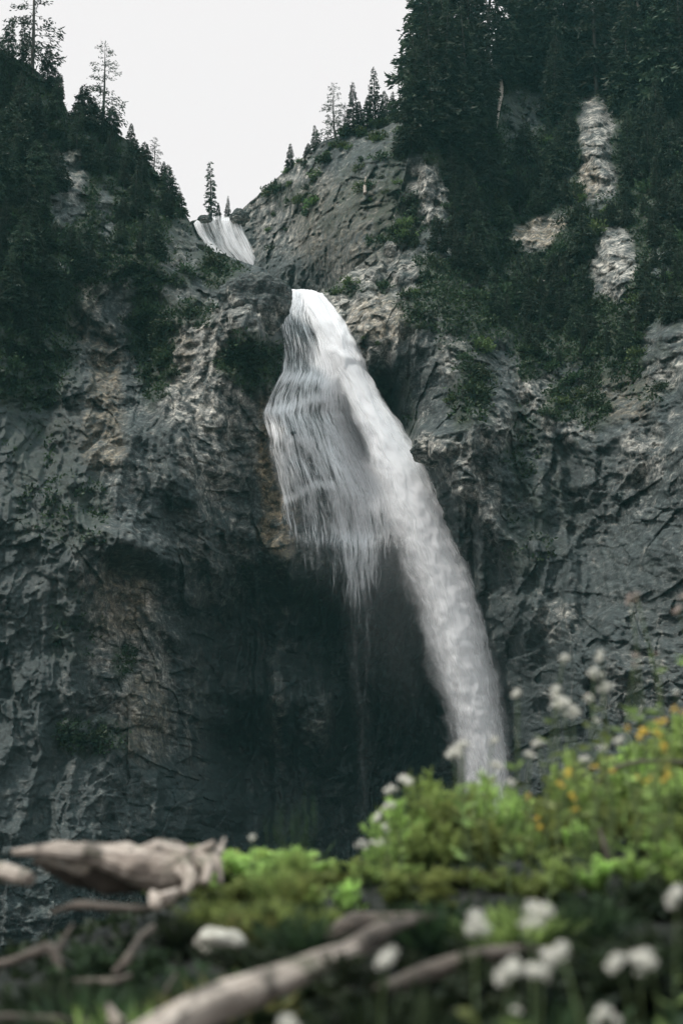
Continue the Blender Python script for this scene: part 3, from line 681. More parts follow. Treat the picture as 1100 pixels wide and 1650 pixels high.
def shrub_meshes(seed, mat, flat=.75, n=420, leaf=.11):
    g = np.random.default_rng(seed); stems = []
    Cn, D = [], []
    for i in range(16):
        d = unit(g.normal(size=3) * [1, 1, .5] + [0, 0, .55]); L = g.uniform(.6, 1.05); q = np.linspace(0, 1, 5)
        pts = d[None] * (q * L)[:, None] * [1, 1, flat] ; stems.append(tube(pts, .03 * (1 - q * .8), 4, False))
        m = n // 16; s_ = g.uniform(.35, 1.05, m)
        Cn.append(d * (s_ * L)[:, None] * [1, 1, flat] + g.normal(size=(m, 3)) * .13); D.append(unit(d + g.normal(size=(m, 3)) * .7))
    Cn, D = np.concatenate(Cn), np.concatenate(D); Ln = leaf * 2 * g.uniform(.6, 1.4, len(Cn))
    V, Fq = blades(Cn, D, Ln, Ln * .55, g, .1)
    sh = np.repeat(np.clip(.35 + .5 * g.random(len(Cn)) + fbm(Cn[:, 0] * 3, Cn[:, 1] * 3, Cn[:, 2] * 3, 2, seed) * .6, 0, 1), 4)
    sv, sf = join(stems)
    return mesh_data('foliage', V, Fq, mat, {'shade': sh}), mesh_data('stem', sv, sf, BARK)
SHR = [shrub_meshes(600 + i, CLIFFLEAF) for i in range(4)]; SHB = [shrub_meshes(620 + i, BRIGHTLEAF) for i in range(3)]
def cliff_shrub(px, py, wpx, label, bright=False, group=None, depthf=depthA):
    Y = float(depthf(px, py)); p = P(px, py, Y - .05); s_ = wpx / F * Y * .5
    root = empty('shrub', p, rg.uniform(0, 6.28), s_); root.scale[2] *= rg.uniform(.8, 1.2)
    f, st = (SHB if bright else SHR)[int(rg.integers(3))]
    obj('foliage', f, root); obj('stem', st, root); tag(root, label, 'shrub', group)
LONE = [(405,590,52,0,'large dark shrub on the left rock face beside the falls'),(425,600,26,1,'bright green shrub clinging to the rock just left of the white veil'),(388,575,44,0,'rounded dark shrub left of the large one below the knob'),
 (345,432,48,0,'dark shrub on the brow under the upper falls'),(330,405,26,0,'small shrub at the foot of the left slope beside the upper falls'),(372,436,26,0,'low shrub behind the rounded rock knob'),(312,508,42,0,'dark shrub on the ledge left of the rounded knob'),(465,493,20,1,'mossy green tuft at the left lip of the lower falls'),
 (618,465,36,0,'rounded green shrub on the pale ledge right of the falls'),(565,458,34,1,'bright low shrub on the ridge edge right of the falls lip'),(545,472,26,1,'small bright shrub nearest the right lip of the lower falls'),(655,385,42,1,'bright shrub at the top of the right ridge'),(605,390,36,0,'dark shrub above the pale right ridge'),
 (765,640,62,0,'large dark shrub on the right rock face'),(862,570,40,0,'dark shrub on the pale rib right of the big one'),(745,580,34,0,'small dark shrub above the large one on the right face'),(935,640,36,1,'bright green shrub on the small ledge far right'),(955,655,50,0,'dark shrub behind the bright one on the far right ledge'),(880,668,34,0,'dark shrub left of the bright ledge shrub'),(1060,630,44,0,'shrub near the right picture edge on the ledge'),
 (200,1083,26,0,'dark narrow shrub on the lower left rock face'),(150,1190,50,0,'dark spreading shrub low on the left rock face'),(680,530,24,0,'small tuft on the right ridge face'),(610,555,16,1,'tiny bright tuft on the pale face right of the falls'),(585,545,14,1,'tiny bright tuft nearest the plume on the pale face'),(960,615,40,0,'shrub directly above the bright ledge shrub'),(265,640,24,0,'tuft at the bottom of the shrubby gully on the left face'),(560,1005,12,0,'tiny damp tuft in the hollow behind the falls')]
for x, y, wd, b, lb in LONE: cliff_shrub(x, y, wd, lb, bool(b))
for i in range(26):
    x = rg.uniform(215, 280); y = 455 + (x - 215) * 2.2 + rg.uniform(-40, 40); cliff_shrub(x, y, rg.uniform(22, 44), 'dark shrub in the bushy gully crossing the left rock face', False, 'shrubs of the left gully')
for i in range(58):
    x = rg.uniform(430, 650); y = lin(TB, x) + 4 + rg.uniform(0, 1) ** 2 * 120; cliff_shrub(x, y, rg.uniform(16, 42), 'low green shrub dotted over the pale gorge wall', rg.random() < .4, 'shrubs of the gorge wall', depthB)
for i in range(95):
    while True:
        x, y = rg.uniform(620, 1110), rg.uniform(230, 680)
        if float(blobs(x, y, VEG, 30)) > .45 and y > lin(TA, x) + 5: break
    cliff_shrub(x, y, rg.uniform(24, 58), 'leafy shrub among the conifers of the right slope', rg.random() < .22, 'shrubs of the right slope')
for i in range(26):
    x, y = rg.uniform(0, 300), rg.uniform(180, 620)
    if y < lin(TA, x) + 10 or float(blobs(x, y, VEG, 30)) < .4: continue
    cliff_shrub(x, y, rg.uniform(20, 44), 'dark shrub among the conifers of the left cliff', False, 'shrubs of the left cliff wood')
# undergrowth: leaf tufts over the grown-over ledges, uncountable
def undergrowth():
    n = 110000; x = rg.uniform(-60, 1160, n); y = rg.uniform(20, 1350, n)
    v = blobs(x, y, VEG, 30); keep = (v * rg.uniform(.2, 1, n) > .3) & (y > lin(TA, x) + 3) & (fbm(x / 22, y / 22, 0, 3, 301) * .9 + v * .75 > .45); x, y, v = x[keep], y[keep], v[keep]
    p = P(x, y, depthA(x, y)); m = len(p); k = 6
    Cn = np.repeat(p, k, 0) + rg.normal(size=(m * k, 3)) * [.22, .12, .18]
    D = unit(rg.normal(size=(m * k, 3)) * [1, .6, .7] + [0, -.5, .5]); Ln = rg.uniform(.16, .42, m * k)
    V, Fq = blades(Cn, D, Ln, Ln * .5, rg)
    sh = np.repeat(np.clip(np.repeat(.4 + fbm(x / 25, y / 25, 1, 3, 302), k) + rg.normal(size=m * k) * .2, 0, 1), 4)
    tag(obj('undergrowth', mesh_data('undergrowth', V, Fq, CLIFFLEAF, {'shade': sh})), 'dark heather and moss matted over the cliff ledges', 'undergrowth', kind='stuff')
undergrowth()
# ------------------------------------------------------------------ foreground bank: driftwood, bushes, flowers
DRIFT = None
def drift_mat():
    m = new_mat('weathered_driftwood'); n = N(m)
    uv = n.n('ShaderNodeUVMap', uv_map='uv').outputs[0]; pos = n.n('ShaderNodeTexCoord').outputs['Object']
    g1 = n.noise(n.mapping(uv, (3, 60, 1)), 1, 6, .65, .4); g2 = n.noise(pos, 9, 5, .6)
    c = n.ramp(g1, [(.3, (.10, .08, .07)), (.5, (.38, .32, .275)), (.7, (.66, .585, .52))])
    c = n.mix(n.math('MULTIPLY', n.step(g2, .52, .64), .85), c, (.045, .04, .032))
    c = n.mix(n.math('MULTIPLY', n.step(n.noise(pos, 5, 5, .7), .56, .66), .7), c, (.05, .065, .03))
    d = n.n('ShaderNodeBsdfPrincipled', i_Roughness=.85); n.l(c, d.inputs['Base Color'])
    bp = n.n('ShaderNodeBump', i_Strength=.7, i_Distance=.01); n.l(g1, bp.inputs['Height']); n.l(bp.outputs[0], d.inputs['Normal'])
    out = n.n('ShaderNodeOutputMaterial'); n.l(d.outputs[0], out.inputs[0]); return m
DRIFT = drift_mat(); BROWNWOOD = plain_mat('brown_wood', (.035, .03, .025), (.17, .14, .118), 12, .9, (1, 1, 3), .8, .02); SHADEWOOD = plain_mat('shaded_wood', (.02, .017, .014), (.09, .075, .06), 14, .95, bump=.8, dist=.02)  # last one: wood darkened to put the shade under the log into its colour
def spline(pts, n):
    pts = np.asarray(pts, float); t = np.linspace(0, len(pts) - 1, n); out = []
    Q = np.concatenate([[2 * pts[0] - pts[1]], pts, [2 * pts[-1] - pts[-2]]])
    for u in t:
        i = min(int(u), len(pts) - 2); f = u - i; a, b, c, d = Q[i:i + 4]
        out.append(.5 * (2 * b + (c - a) * f + (2 * a - 5 * b + 4 * c - d) * f * f + (3 * b - a - 3 * c + d) * f ** 3))
    return np.array(out)
def log_mesh(name, pix, rads, seed=0, seg=40, n=70, rough=.16, groove=.06, end=.5, mat=None):
    """pix: (px, py, Y) along the log; rads in metres; torn ends"""
    C_ = spline(np.array([P(*q) for q in pix]), n); r = spline(np.array(rads)[:, None], n)[:, 0]
    T = unit(np.gradient(C_, axis=0)); up = np.array([0, 0, 1.0]); a = np.linspace(0, 2 * np.pi, seg, endpoint=False)
    L = np.r_[0, np.cumsum(np.linalg.norm(np.diff(C_, axis=0), axis=1))]
    rows = []
    for i in range(n):
        s_ = unit(np.cross(T[i], up)); u_ = np.cross(s_, T[i])
        nz = 1 + rough * 2 * fbm(np.cos(a) * .8 + seed, np.sin(a) * .8, L[i] / (rads[0] * 5 + .05) + seed, 3, 400 + seed) + groove * fbm(np.cos(a) * 4, np.sin(a) * 4, L[i] * 3, 3, 420 + seed, ridged=True)
        k = 1.0
        rows.append(C_[i] + (r[i] * nz * k)[:, None] * (np.cos(a)[:, None] * s_ + np.sin(a)[:, None] * u_))
    V = np.array(rows)
    for e, sg in ((0, -1), (n - 1, 1)):                      # splintered ends
        j = sg * r[e] * end * (vnoise(np.cos(a) * 3, np.sin(a) * 3, seed + e, 430) + .4)
        V[e] += T[e] * j[:, None]
    caps = np.stack([V[0].mean(0) + T[0] * r[0] * .3, V[-1].mean(0) - T[-1] * r[-1] * .3])
    Vf = V.reshape(-1, 3); idx = np.arange(n * seg).reshape(n, seg); j2 = np.roll(idx, -1, 1)
    Fq = np.stack([idx[:-1], j2[:-1], j2[1:], idx[1:]], -1).reshape(-1, 4)[:, ::-1].tolist()
    cf = [[int(idx[0, q]), int(j2[0, q]), n * seg] for q in range(seg)] + [[int(j2[-1, q]), int(idx[-1, q]), n * seg + 1] for q in range(seg)]
    V2 = np.concatenate([Vf, caps]); me = bpy.data.meshes.new(name); me.from_pydata(V2.tolist(), [], Fq + cf); me.update()
    me.polygons.foreach_set('use_smooth', np.ones(len(me.polygons), bool))
    uvv = np.zeros((len(V2), 2)); uvv[:n * seg, 0] = np.repeat(L, seg); uvv[:n * seg, 1] = np.tile(np.abs(a / 6.283 - .5) * 2 * r.mean() * 6.28, n)
    uvv[n * seg:, 1] = .3
    li = np.zeros(len(me.loops), np.int32); me.loops.foreach_get('vertex_index', li)
    l = me.uv_layers.new(name='uv'); l.data.foreach_set('uv', uvv[li].astype(np.float32).ravel())
    me.materials.append({'dark': SHADEWOOD, 'brown': BROWNWOOD, None: DRIFT}[mat]); return me
def log_thing(name, label, pieces, cat='driftwood', group=None):
    root = obj(name, log_mesh(name, *pieces[0][1:3], **pieces[0][3])); tag(root, label, cat, group)
    for pn, pix, rads, kw in pieces[1:]: obj(pn, log_mesh(pn, pix, rads, **kw), root)
    return root
log_thing('driftwood_log', 'pale thick weathered log lying across the left of the bank with splayed root stubs', [
  ('log', [(22,1374,4.3),(90,1370,4.25),(170,1381,4.25),(245,1396,4.2),(318,1397,4.15)], [.008,.022,.036,.062,.045], dict(seed=3, rough=.22, groove=.12, seg=56, n=110)),
  ('shaded_underside', [(60,1384,4.36),(120,1402,4.34),(180,1416,4.32),(240,1424,4.3)], [.015,.042,.045,.02], dict(seed=5, rough=.35, mat='dark')),  # dark piece painted in for the shaded hollow
  ('root_stub', [(300,1385,4.15),(325,1372,4.1),(345,1358,4.08)], [.03,.018,.008], dict(seed=6, seg=16, n=24)),
  ('root_stub', [(300,1400,4.12),(308,1418,4.05),(296,1440,4.0)], [.03,.02,.01], dict(seed=7, seg=16, n=24)),
  ('root_stub', [(318,1385,4.12),(336,1396,4.05),(330,1424,4.0)], [.03,.017,.012], dict(seed=8, seg=16, n=24)),
  ('root_stub', [(325,1380,4.12),(348,1388,4.08),(356,1424,4.05)], [.026,.015,.007], dict(seed=9, seg=16, n=24)),
  ('root_stub', [(312,1390,4.12),(350,1376,4.1),(362,1352,4.2)], [.02,.012,.005], dict(seed=10, seg=16, n=24))])
log_thing('driftwood_branch', 'pale branch end poking in from the left edge beneath the thick log', [('b', [(-60,1398,4.2),(0,1405,4.1),(30,1412,4.05),(48,1416,4.0)], [.02,.026,.024,.018], dict(seed=12, seg=24))])
SM = [
 ('short pale wood chip hanging under the root stubs of the thick log', [(250,1450,3.9),(266,1448,3.88),(286,1436,3.9)], [.012,.020,.010]),
 ('pale knob of wood beside the wood chip under the thick log', [(246,1440,3.9),(252,1456,3.86),(258,1466,3.86)], [.010,.016,.006]),
 ('thin grey branch lying level in the shadow under the thick log', [(85,1470,4.1),(130,1458,4.05),(200,1464,4.0),(260,1462,4.0)], [.006,.011,.010,.005]),
 ('curved pale root bending down near the left edge of the bank', [(-30,1562,3.7),(30,1545,3.65),(80,1528,3.6),(92,1548,3.58),(100,1572,3.56)], [.008,.011,.014,.010,.006]),
 ('steep thin root rising above the bend of the curved pale root', [(88,1545,3.6),(102,1515,3.62),(118,1490,3.65)], [.009,.007,.004]),
 ('upright pale wood splinter standing at the bottom left of the frame', [(196,1665,2.9),(186,1645,2.9),(174,1618,2.9)], [.024,.014,.003]),
 ('slanting broken stick in the dark below the wood chip', [(186,1568,3.5),(206,1545,3.5),(226,1512,3.55),(246,1494,3.6)], [.010,.012,.008,.009]),
 ('short pale stick below the slanting broken stick', [(120,1580,3.4),(180,1582,3.4),(212,1572,3.4)], [.004,.009,.005]),
 ('thin dead stick lying along the bottom left corner', [(-40,1640,3.0),(60,1642,3.0),(150,1648,3.0)], [.008,.009,.006]),
 ('dark stick leaning left of the pale stone', [(250,1640,3.2),(268,1600,3.2),(284,1570,3.25)], [.005,.006,.004])]
for i, (lb, pix, rd) in enumerate(SM): log_thing('driftwood_stick', lb, [('s', pix, rd, dict(seed=20 + i, seg=18, n=36, rough=.25, mat=None if i in (0, 1, 5) else 'brown'))], 'stick', 'small driftwood of the bank')
log_thing('driftwood_log', 'long bare log slanting up from the bottom edge left of centre', [
  ('log', [(215,1700,2.55),(300,1640,2.65),(380,1604,2.75),(470,1572,2.85),(530,1548,2.93),(570,1530,3.0)], [.036,.031,.033,.029,.026,.014], dict(seed=31, rough=.16)),
  ('grey_upper_end', [(540,1547,2.97),(580,1522,3.05),(620,1498,3.15),(670,1482,3.3)], [.020,.024,.018,.007], dict(seed=32, seg=24, mat='brown', rough=.2)),
  ('bark_strip', [(395,1588,2.66),(402,1602,2.65),(410,1620,2.66)], [.004,.005,.003], dict(seed=33, seg=8, n=12))])
log_thing('driftwood_log', 'dull grey log lying behind the long slanting bare log in the centre', [('log', [(520,1512,3.6),(570,1492,3.6),(630,1484,3.6),(700,1478,3.6)], [.012,.026,.022,.010], dict(seed=35, rough=.2, mat='brown'))])
log_thing('driftwood_log', 'slim dark log among the white flowers at the lower right', [('log', [(600,1600,2.9),(680,1570,2.95),(760,1542,3.0),(830,1534,3.05),(900,1536,3.1)], [.012,.017,.016,.013,.008], dict(seed=37, rough=.15, seg=24, mat='brown'))])

# pale stone in the grass
def stone():
    n = 40; u, v = np.meshgrid(np.linspace(0, 2 * np.pi, n), np.linspace(0, np.pi, n)); d = np.stack([np.cos(u) * np.sin(v), np.sin(u) * np.sin(v), np.cos(v)], -1)
    r = 1 + .35 * fbm(d[..., 0] * 1.6, d[..., 1] * 1.6, d[..., 2] * 1.6, 4, 51)
    V = d * r[..., None] * [.062, .05, .038]; c = P(352, 1520, 3.6)
    o = obj('stone', mesh_data('stone', V.reshape(-1, 3), grid_faces(n, n), plain_mat('pale_stone', (.22, .21, .18), (.50, .48, .42), 25, .9)))
    o.location = c; tag(o, 'pale stone half hidden by yellow green grass above the slanting log', 'stone')
stone()
def boulder(px, py, Y, wx, wz, seed, label, tint=None):
    n_ = 110; u, v = np.meshgrid(np.linspace(0, 2 * np.pi, n_ * 2), np.linspace(0, np.pi, n_)); d = np.stack([np.cos(u) * np.sin(v), np.sin(u) * np.sin(v), np.cos(v)], -1)
    r = 1 + .30 * fbm(d[..., 0] * 1.3, d[..., 1] * 1.3, d[..., 2] * 1.3, 3, seed) + .14 * fbm(d[..., 0] * 3, d[..., 1] * 3, d[..., 2] * 3, 4, seed + 1, ridged=True) + .16 * planes((d[..., 0] + d[..., 1] * .7) * 2.2, d[..., 2] * 2.2, seed) + .07 * planes((d[..., 0] - d[..., 1] * .7) * 5, d[..., 2] * 5, seed)
    r[:, -1] = r[:, 0]; V = d * r[..., None] * [wx, min(wx, wz) * .9, wz]; at = {'pale': np.clip(-d[..., 2] * 1.5 + fbm(d[..., 0] * 2, d[..., 1] * 2, d[..., 2] * 2, 2, seed), 0, .8) if tint is None else np.full(u.shape, tint), 'veg': np.clip((d[..., 2] - .5) * 1.4, 0, .7) if tint is None else 0 * u}
    o = obj('boulder', mesh_data('boulder', V.reshape(-1, 3), grid_faces(n_, n_ * 2), ROCK, {k: w_.ravel() for k, w_ in at.items()})); o.location = P(px, py, Y); tag(o, label, 'boulder')
boulder(408, 492, 107.6, 2.6, 2.5, 901, 'big rounded rock knob left of the lower falls lip')
boulder(385, 545, 106.6, 1.7, 1.2, 903, 'smaller rock bulging out beneath the rounded knob')
boulder(448, 478, 111.5, 1.1, 1.3, 905, 'narrow dark rock between the rounded knob and the falls lip')
boulder(331, 353, 152.6, .8, .45, 921, 'dark rock breaking the left side of the upper falls lip')
boulder(386, 350, 153.2, 1.0, .9, 923, 'rock holding the right side of the upper falls lip')
boulder(657, 442, 116.5, 1.5, 1.0, 907, 'pale angular block on top of the right ridge', .9)
boulder(628, 402, 118.5, .5, .75, 909, 'small upright pale stone at the point of the right ridge', .9)
boulder(697, 725, 103.8, 1.5, 1.2, 911, 'pale pointed rock right of the plume halfway down', .9)
for lb, pix, rd in (('bleached forked snag standing out pale in the dark wood at the upper right', [(800,206,126.5),(803,175,126.5),(806,150,126.4),(807,120,126.5)], [.06,.14,.28,.10]), ('short bleached stump on the gorge ridge above the falls', [(588,312,128),(588,298,128),(589,286,128)], [.18,.16,.10])):
    dd = (depthA if pix[0][0] > 700 else depthB); pp = [(a, b, float(dd(a, b)) - .9) for a, b, _ in pix]
    log_thing('dead_snag', lb, [('trunk', pp, rd, dict(seed=70, seg=14, n=30, rough=.2))], 'snag')

GREEN = leaf_mat('fresh_leaves', (.022, .048, .014), (.42, .53, .17), .55, .5)
DIM = leaf_mat('darkened_leaves', (.006, .015, .011), (.036, .060, .024), .3, .6)  # near-bank shade put into the colour: darkened counterpart of the fresh leaves
YEL = leaf_mat('yellow_grass', (.12, .13, .035), (.34, .34, .12), .4)
STEM = plain_mat('green_stem', (.05, .08, .03), (.12, .17, .06), 30)
PETAL = plain_mat('white_petals', (.74, .72, .64), (.90, .88, .82), 60, .6)
BUD = plain_mat('pink_buds', (.40, .30, .26), (.62, .52, .46), 60, .6)
GOLD = plain_mat('yellow_petals', (.72, .46, .04), (.88, .64, .10), 60, .6)
def bush_meshes(seed, kind, mat):
    """unit-high leafy plant clump, stems from one root, leaves spread along them"""
    g = np.random.default_rng(seed); st, Cn, D, Ln, W = [], [], [], [], []
    ns = {'feather': 34, 'leafy': 24, 'low': 28, 'grass': 0, 'wisp': 0}[kind]
    for i in range(ns):
        az = g.uniform(0, 6.28); sp = g.uniform(0, .5) if kind != 'low' else g.uniform(.1, 1.0); h = g.uniform(.45, 1.08) * (1 - .5 * sp * (kind != 'low')) * (.75 if kind == 'low' else 1)
        q = np.linspace(0, 1, 7); hd = np.array([math.cos(az), math.sin(az), 0])
        pts = hd * (sp * q ** 1.3)[:, None] + np.array([0, 0, 1]) * (h * q)[:, None] + g.normal(size=(7, 3)) * .012 * q[:, None]
        st.append(tube(pts, .006 * (1 - .7 * q), 4, False))
        m = {'feather': 210, 'leafy': 120, 'low': 130}[kind]
        t = g.uniform(.15, 1.02, m); c = np.stack([np.interp(t, q, pts[:, k]) for k in range(3)], -1)
        d = unit(np.stack([g.normal(size=m), g.normal(size=m), g.normal(size=m) * .4 + (.9 if kind == 'feather' else .3)], -1))
        off = {'feather': .05, 'leafy': .05, 'low': .06}[kind]
        c = c + d * (g.uniform(0, 1, m) * off * (1.3 - t))[:, None]
        Cn.append(c); D.append(d); Ln.append({'feather': .068, 'leafy': .078, 'low': .085}[kind] * g.uniform(.5, 1.4, m)); W.append(Ln[-1] * {'feather': .22, 'leafy': .55, 'low': .6}[kind])
    if kind in ('grass', 'wisp'):
        for i in range(420 if kind == 'grass' else 34):
            az = g.uniform(0, 6.28); sp = g.uniform(.02, .5); h = g.uniform(.5, 1.0); b0 = np.array([math.cos(az), math.sin(az), 0]) * g.uniform(0, .2)
            hd = np.array([math.cos(az), math.sin(az), 0]); q = np.linspace(0, 1, 5); pts = b0 + hd * (sp * q ** 2)[:, None] + np.array([0, 0, 1]) * (h * q * (1 - .25 * q * sp * 2))[:, None]
            for a in range(4): Cn.append(pts[a:a + 1]); D.append(unit(pts[a + 1:a + 2] - pts[a:a + 1])); Ln.append(np.array([np.linalg.norm(pts[a + 1] - pts[a]) * 1.25])); W.append(np.array([.018]))
        st.append(tube([[0, 0, -.02], [0, 0, .1], [.01, 0, .2]], [.012, .01, .005], 5))
    Cn, D, Ln, W = map(np.concatenate, (Cn, D, Ln, W)); V, Fq = blades(Cn, D, Ln, W, g, .12)
    tip_lit = np.clip((Cn[:, 2] - .35) * 1.1, -.3, .6) if kind in ('feather', 'leafy') else np.clip((Cn[:, 2] - .3) * .8, -.2, .4)  # paler towards the top: newer leaves, and lit tips put into the colour
    sh = np.repeat(np.clip(.38 + tip_lit + fbm(Cn[:, 0] * 5, Cn[:, 1] * 5, Cn[:, 2] * 5, 2, seed) * .9 + g.normal(size=len(Cn)) * .2, 0, 1), 4)
    sv, sf = join(st); return mesh_data('foliage', V, Fq, mat, {'shade': sh}), mesh_safe('stem', sv, sf, STEM)
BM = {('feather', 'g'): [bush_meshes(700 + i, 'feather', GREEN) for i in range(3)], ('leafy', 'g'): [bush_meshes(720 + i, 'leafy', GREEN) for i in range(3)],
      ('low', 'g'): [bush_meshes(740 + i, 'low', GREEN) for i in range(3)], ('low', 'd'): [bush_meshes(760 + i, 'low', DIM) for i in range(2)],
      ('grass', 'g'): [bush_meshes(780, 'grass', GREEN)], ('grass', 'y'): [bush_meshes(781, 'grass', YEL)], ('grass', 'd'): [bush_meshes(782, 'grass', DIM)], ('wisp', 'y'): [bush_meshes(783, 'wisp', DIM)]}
def bush(px, top, Y, kind, col, label, group=None, wide=1.0, name='leafy_plant', cat='plant'):
    t = P(px, top, Y); g0 = float(gz(t[0], Y)); h = max(.08, (t[2] - g0) * 1.10)
    root = empty(name, (t[0], Y, g0 - .01), rg.uniform(0, 6.28), h); root.scale = (h * wide, h * wide, h)
    f, st = BM[(kind, col)][int(rg.integers(len(BM[(kind, col)])))]
    obj('foliage', f, root); obj('stem', st, root); tag(root, label, cat, group); return root
G1 = 'feathery bushes right of centre'; G2 = 'leafy plants at the right edge'; G3 = 'low plants of the bank'
FE = [(640,1292,5.0,'feathery bush at the left end of the tall row, by a flower column'),(690,1238,5.1,'tall feathery bush under the left side of the plume'),(735,1262,4.9,'feathery bush directly below the foot of the plume'),(775,1240,5.2,'tall feathery bush covering the foot of the plume'),(828,1272,5.0,'feathery bush just right of the foot of the plume'),
      (668,1330,4.7,'shorter feathery bush in front of the leftmost tall one'),(720,1330,4.5,'shorter feathery bush in front of the row below the plume'),(790,1325,4.5,'shorter feathery bush in front below the right side of the plume'),(850,1330,4.5,'shorter feathery bush in front at the right end of the row'),(610,1345,4.9,'small feathery bush at the left foot of the row')]
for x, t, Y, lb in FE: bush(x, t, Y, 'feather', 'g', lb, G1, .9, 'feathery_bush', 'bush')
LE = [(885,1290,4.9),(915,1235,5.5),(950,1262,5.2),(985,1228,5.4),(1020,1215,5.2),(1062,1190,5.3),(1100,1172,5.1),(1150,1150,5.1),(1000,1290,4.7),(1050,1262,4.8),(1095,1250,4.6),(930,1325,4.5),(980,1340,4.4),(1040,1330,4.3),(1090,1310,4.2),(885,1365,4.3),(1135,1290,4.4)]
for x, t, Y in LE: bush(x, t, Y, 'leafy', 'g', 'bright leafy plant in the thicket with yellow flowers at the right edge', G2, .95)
bush(908, 1215, 5.0, 'leafy', 'g', 'tall leafy stalk standing above the thicket below the largest white flower cluster', None, .3)
LO = [(590,1372,4.9),(550,1378,5.0),(510,1376,4.9),(465,1356,4.9),(425,1352,4.8),(385,1356,4.8),(345,1350,4.9),(300,1350,5.0),(410,1392,4.5),(450,1405,4.4),(500,1408,4.5),(550,1410,4.4),(600,1405,4.4),(650,1395,4.4),(700,1392,4.3),(380,1400,4.3),(760,1390,4.3),(820,1400,4.2)]
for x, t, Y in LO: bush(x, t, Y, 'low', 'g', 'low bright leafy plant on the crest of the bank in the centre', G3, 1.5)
for x, t, Y in [(470,1362,4.6),(440,1390,4.2),(480,1400,4.1)]: bush(x, t, Y, 'grass', 'g', 'fine green grass tuft among the low plants left of centre', 'green grass tufts', 1, 'grass_tuft', 'grass tuft')
bush(405, 1462, 3.75, 'grass', 'y', 'yellow green grass tuft leaning over the pale stone', None, 1.3, 'grass_tuft', 'grass tuft')
for x, t, Y in [(440,1300,6.3),(470,1282,6.4),(492,1285,6.3)]: bush(x, t, Y, 'wisp', 'y', 'tall thin dark grass standing behind the bank left of centre', 'tall dark grasses', .4, 'grass_tuft', 'grass tuft')
k = 0
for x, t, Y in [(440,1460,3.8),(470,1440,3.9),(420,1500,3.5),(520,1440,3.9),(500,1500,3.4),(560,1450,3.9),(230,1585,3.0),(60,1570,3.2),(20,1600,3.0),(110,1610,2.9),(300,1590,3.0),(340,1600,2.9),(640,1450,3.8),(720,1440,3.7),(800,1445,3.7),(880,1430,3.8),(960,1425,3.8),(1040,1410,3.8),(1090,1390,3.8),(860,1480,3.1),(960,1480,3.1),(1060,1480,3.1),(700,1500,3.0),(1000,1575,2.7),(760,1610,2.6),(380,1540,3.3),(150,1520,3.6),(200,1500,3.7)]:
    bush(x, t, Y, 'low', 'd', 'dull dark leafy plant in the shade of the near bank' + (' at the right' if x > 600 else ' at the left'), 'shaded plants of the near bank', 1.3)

for x, t, Y in [(640,1402,4.1),(700,1400,4.0),(900,1385,4.0),(960,1380,4.0),(1020,1375,4.0),(1080,1350,4.0),(860,1405,4.0),(1120,1370,3.9),(560,1418,4.1),(500,1425,4.1)]:
    bush(x, t, Y, 'leafy', 'g', 'mid green leafy plant on the near face of the bank below the crest', 'plants on the near face of the bank', 1.3)
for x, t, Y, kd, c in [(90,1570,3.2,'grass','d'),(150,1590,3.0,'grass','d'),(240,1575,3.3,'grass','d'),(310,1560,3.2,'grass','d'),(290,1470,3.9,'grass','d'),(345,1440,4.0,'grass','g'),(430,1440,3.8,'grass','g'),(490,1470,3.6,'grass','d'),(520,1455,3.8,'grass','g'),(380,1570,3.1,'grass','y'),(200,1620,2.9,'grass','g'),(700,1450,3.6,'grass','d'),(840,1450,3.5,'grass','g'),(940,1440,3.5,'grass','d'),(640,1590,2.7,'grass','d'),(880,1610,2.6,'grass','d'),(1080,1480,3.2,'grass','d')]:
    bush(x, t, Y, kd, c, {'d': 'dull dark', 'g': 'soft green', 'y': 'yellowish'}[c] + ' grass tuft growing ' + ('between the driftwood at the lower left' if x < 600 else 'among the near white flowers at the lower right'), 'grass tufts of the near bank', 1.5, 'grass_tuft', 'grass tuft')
# flowers: a stem, a few leaves and a head of small blossoms each
def head_mesh(seed, lobes, mat, n=240):
    g = np.random.default_rng(seed); Vs, Fs, o = [], [], 0
    cs = [np.array([0, 0, 0])] + [np.array([math.cos(a) * g.uniform(.65, 1.05), math.sin(a) * g.uniform(.65, 1.05), -g.uniform(.2, 1.1)]) for a in g.uniform(0, 6.28, lobes - 1)]
    rs = [.5] + [g.uniform(.24, .42) for _ in range(lobes - 1)]
    Cn, D = [], []
    for c, r in zip(cs, rs):
        m = int(n * r * .8); d = unit(g.normal(size=(m, 3)) + [0, 0, .35]); Cn.append(c + d * r * g.uniform(.75, 1.05, (m, 1))); D.append(unit(d + g.normal(size=(m, 3)) * .7))
    Cn, D = np.concatenate(Cn), np.concatenate(D); V, Fq = blades(Cn, D, g.uniform(.13, .26, len(Cn)), g.uniform(.10, .18, len(Cn)), g, .2)
    # solid cores of packed buds under the petals
    pr = []
    for c, r in zip(cs, rs):
        u, v = np.meshgrid(np.linspace(0, 2 * np.pi, 10), np.linspace(0.01, np.pi - .01, 7)); d = np.stack([np.cos(u) * np.sin(v), np.sin(u) * np.sin(v), np.cos(v)], -1)
        pr.append(((c + d * r * .55).reshape(-1, 3), grid_faces(7, 10)))
    Vc, Fc = join(pr); V2, F2 = join([(V, Fq), (Vc, Fc)])
    return mesh_data('flower_head', V2, F2, mat)
WH = [head_mesh(800 + i, 4 + i % 4, PETAL) for i in range(5)]; YH = [head_mesh(820 + i, 2, GOLD, 160) for i in range(2)]; BH = [head_mesh(830, 3, BUD)]
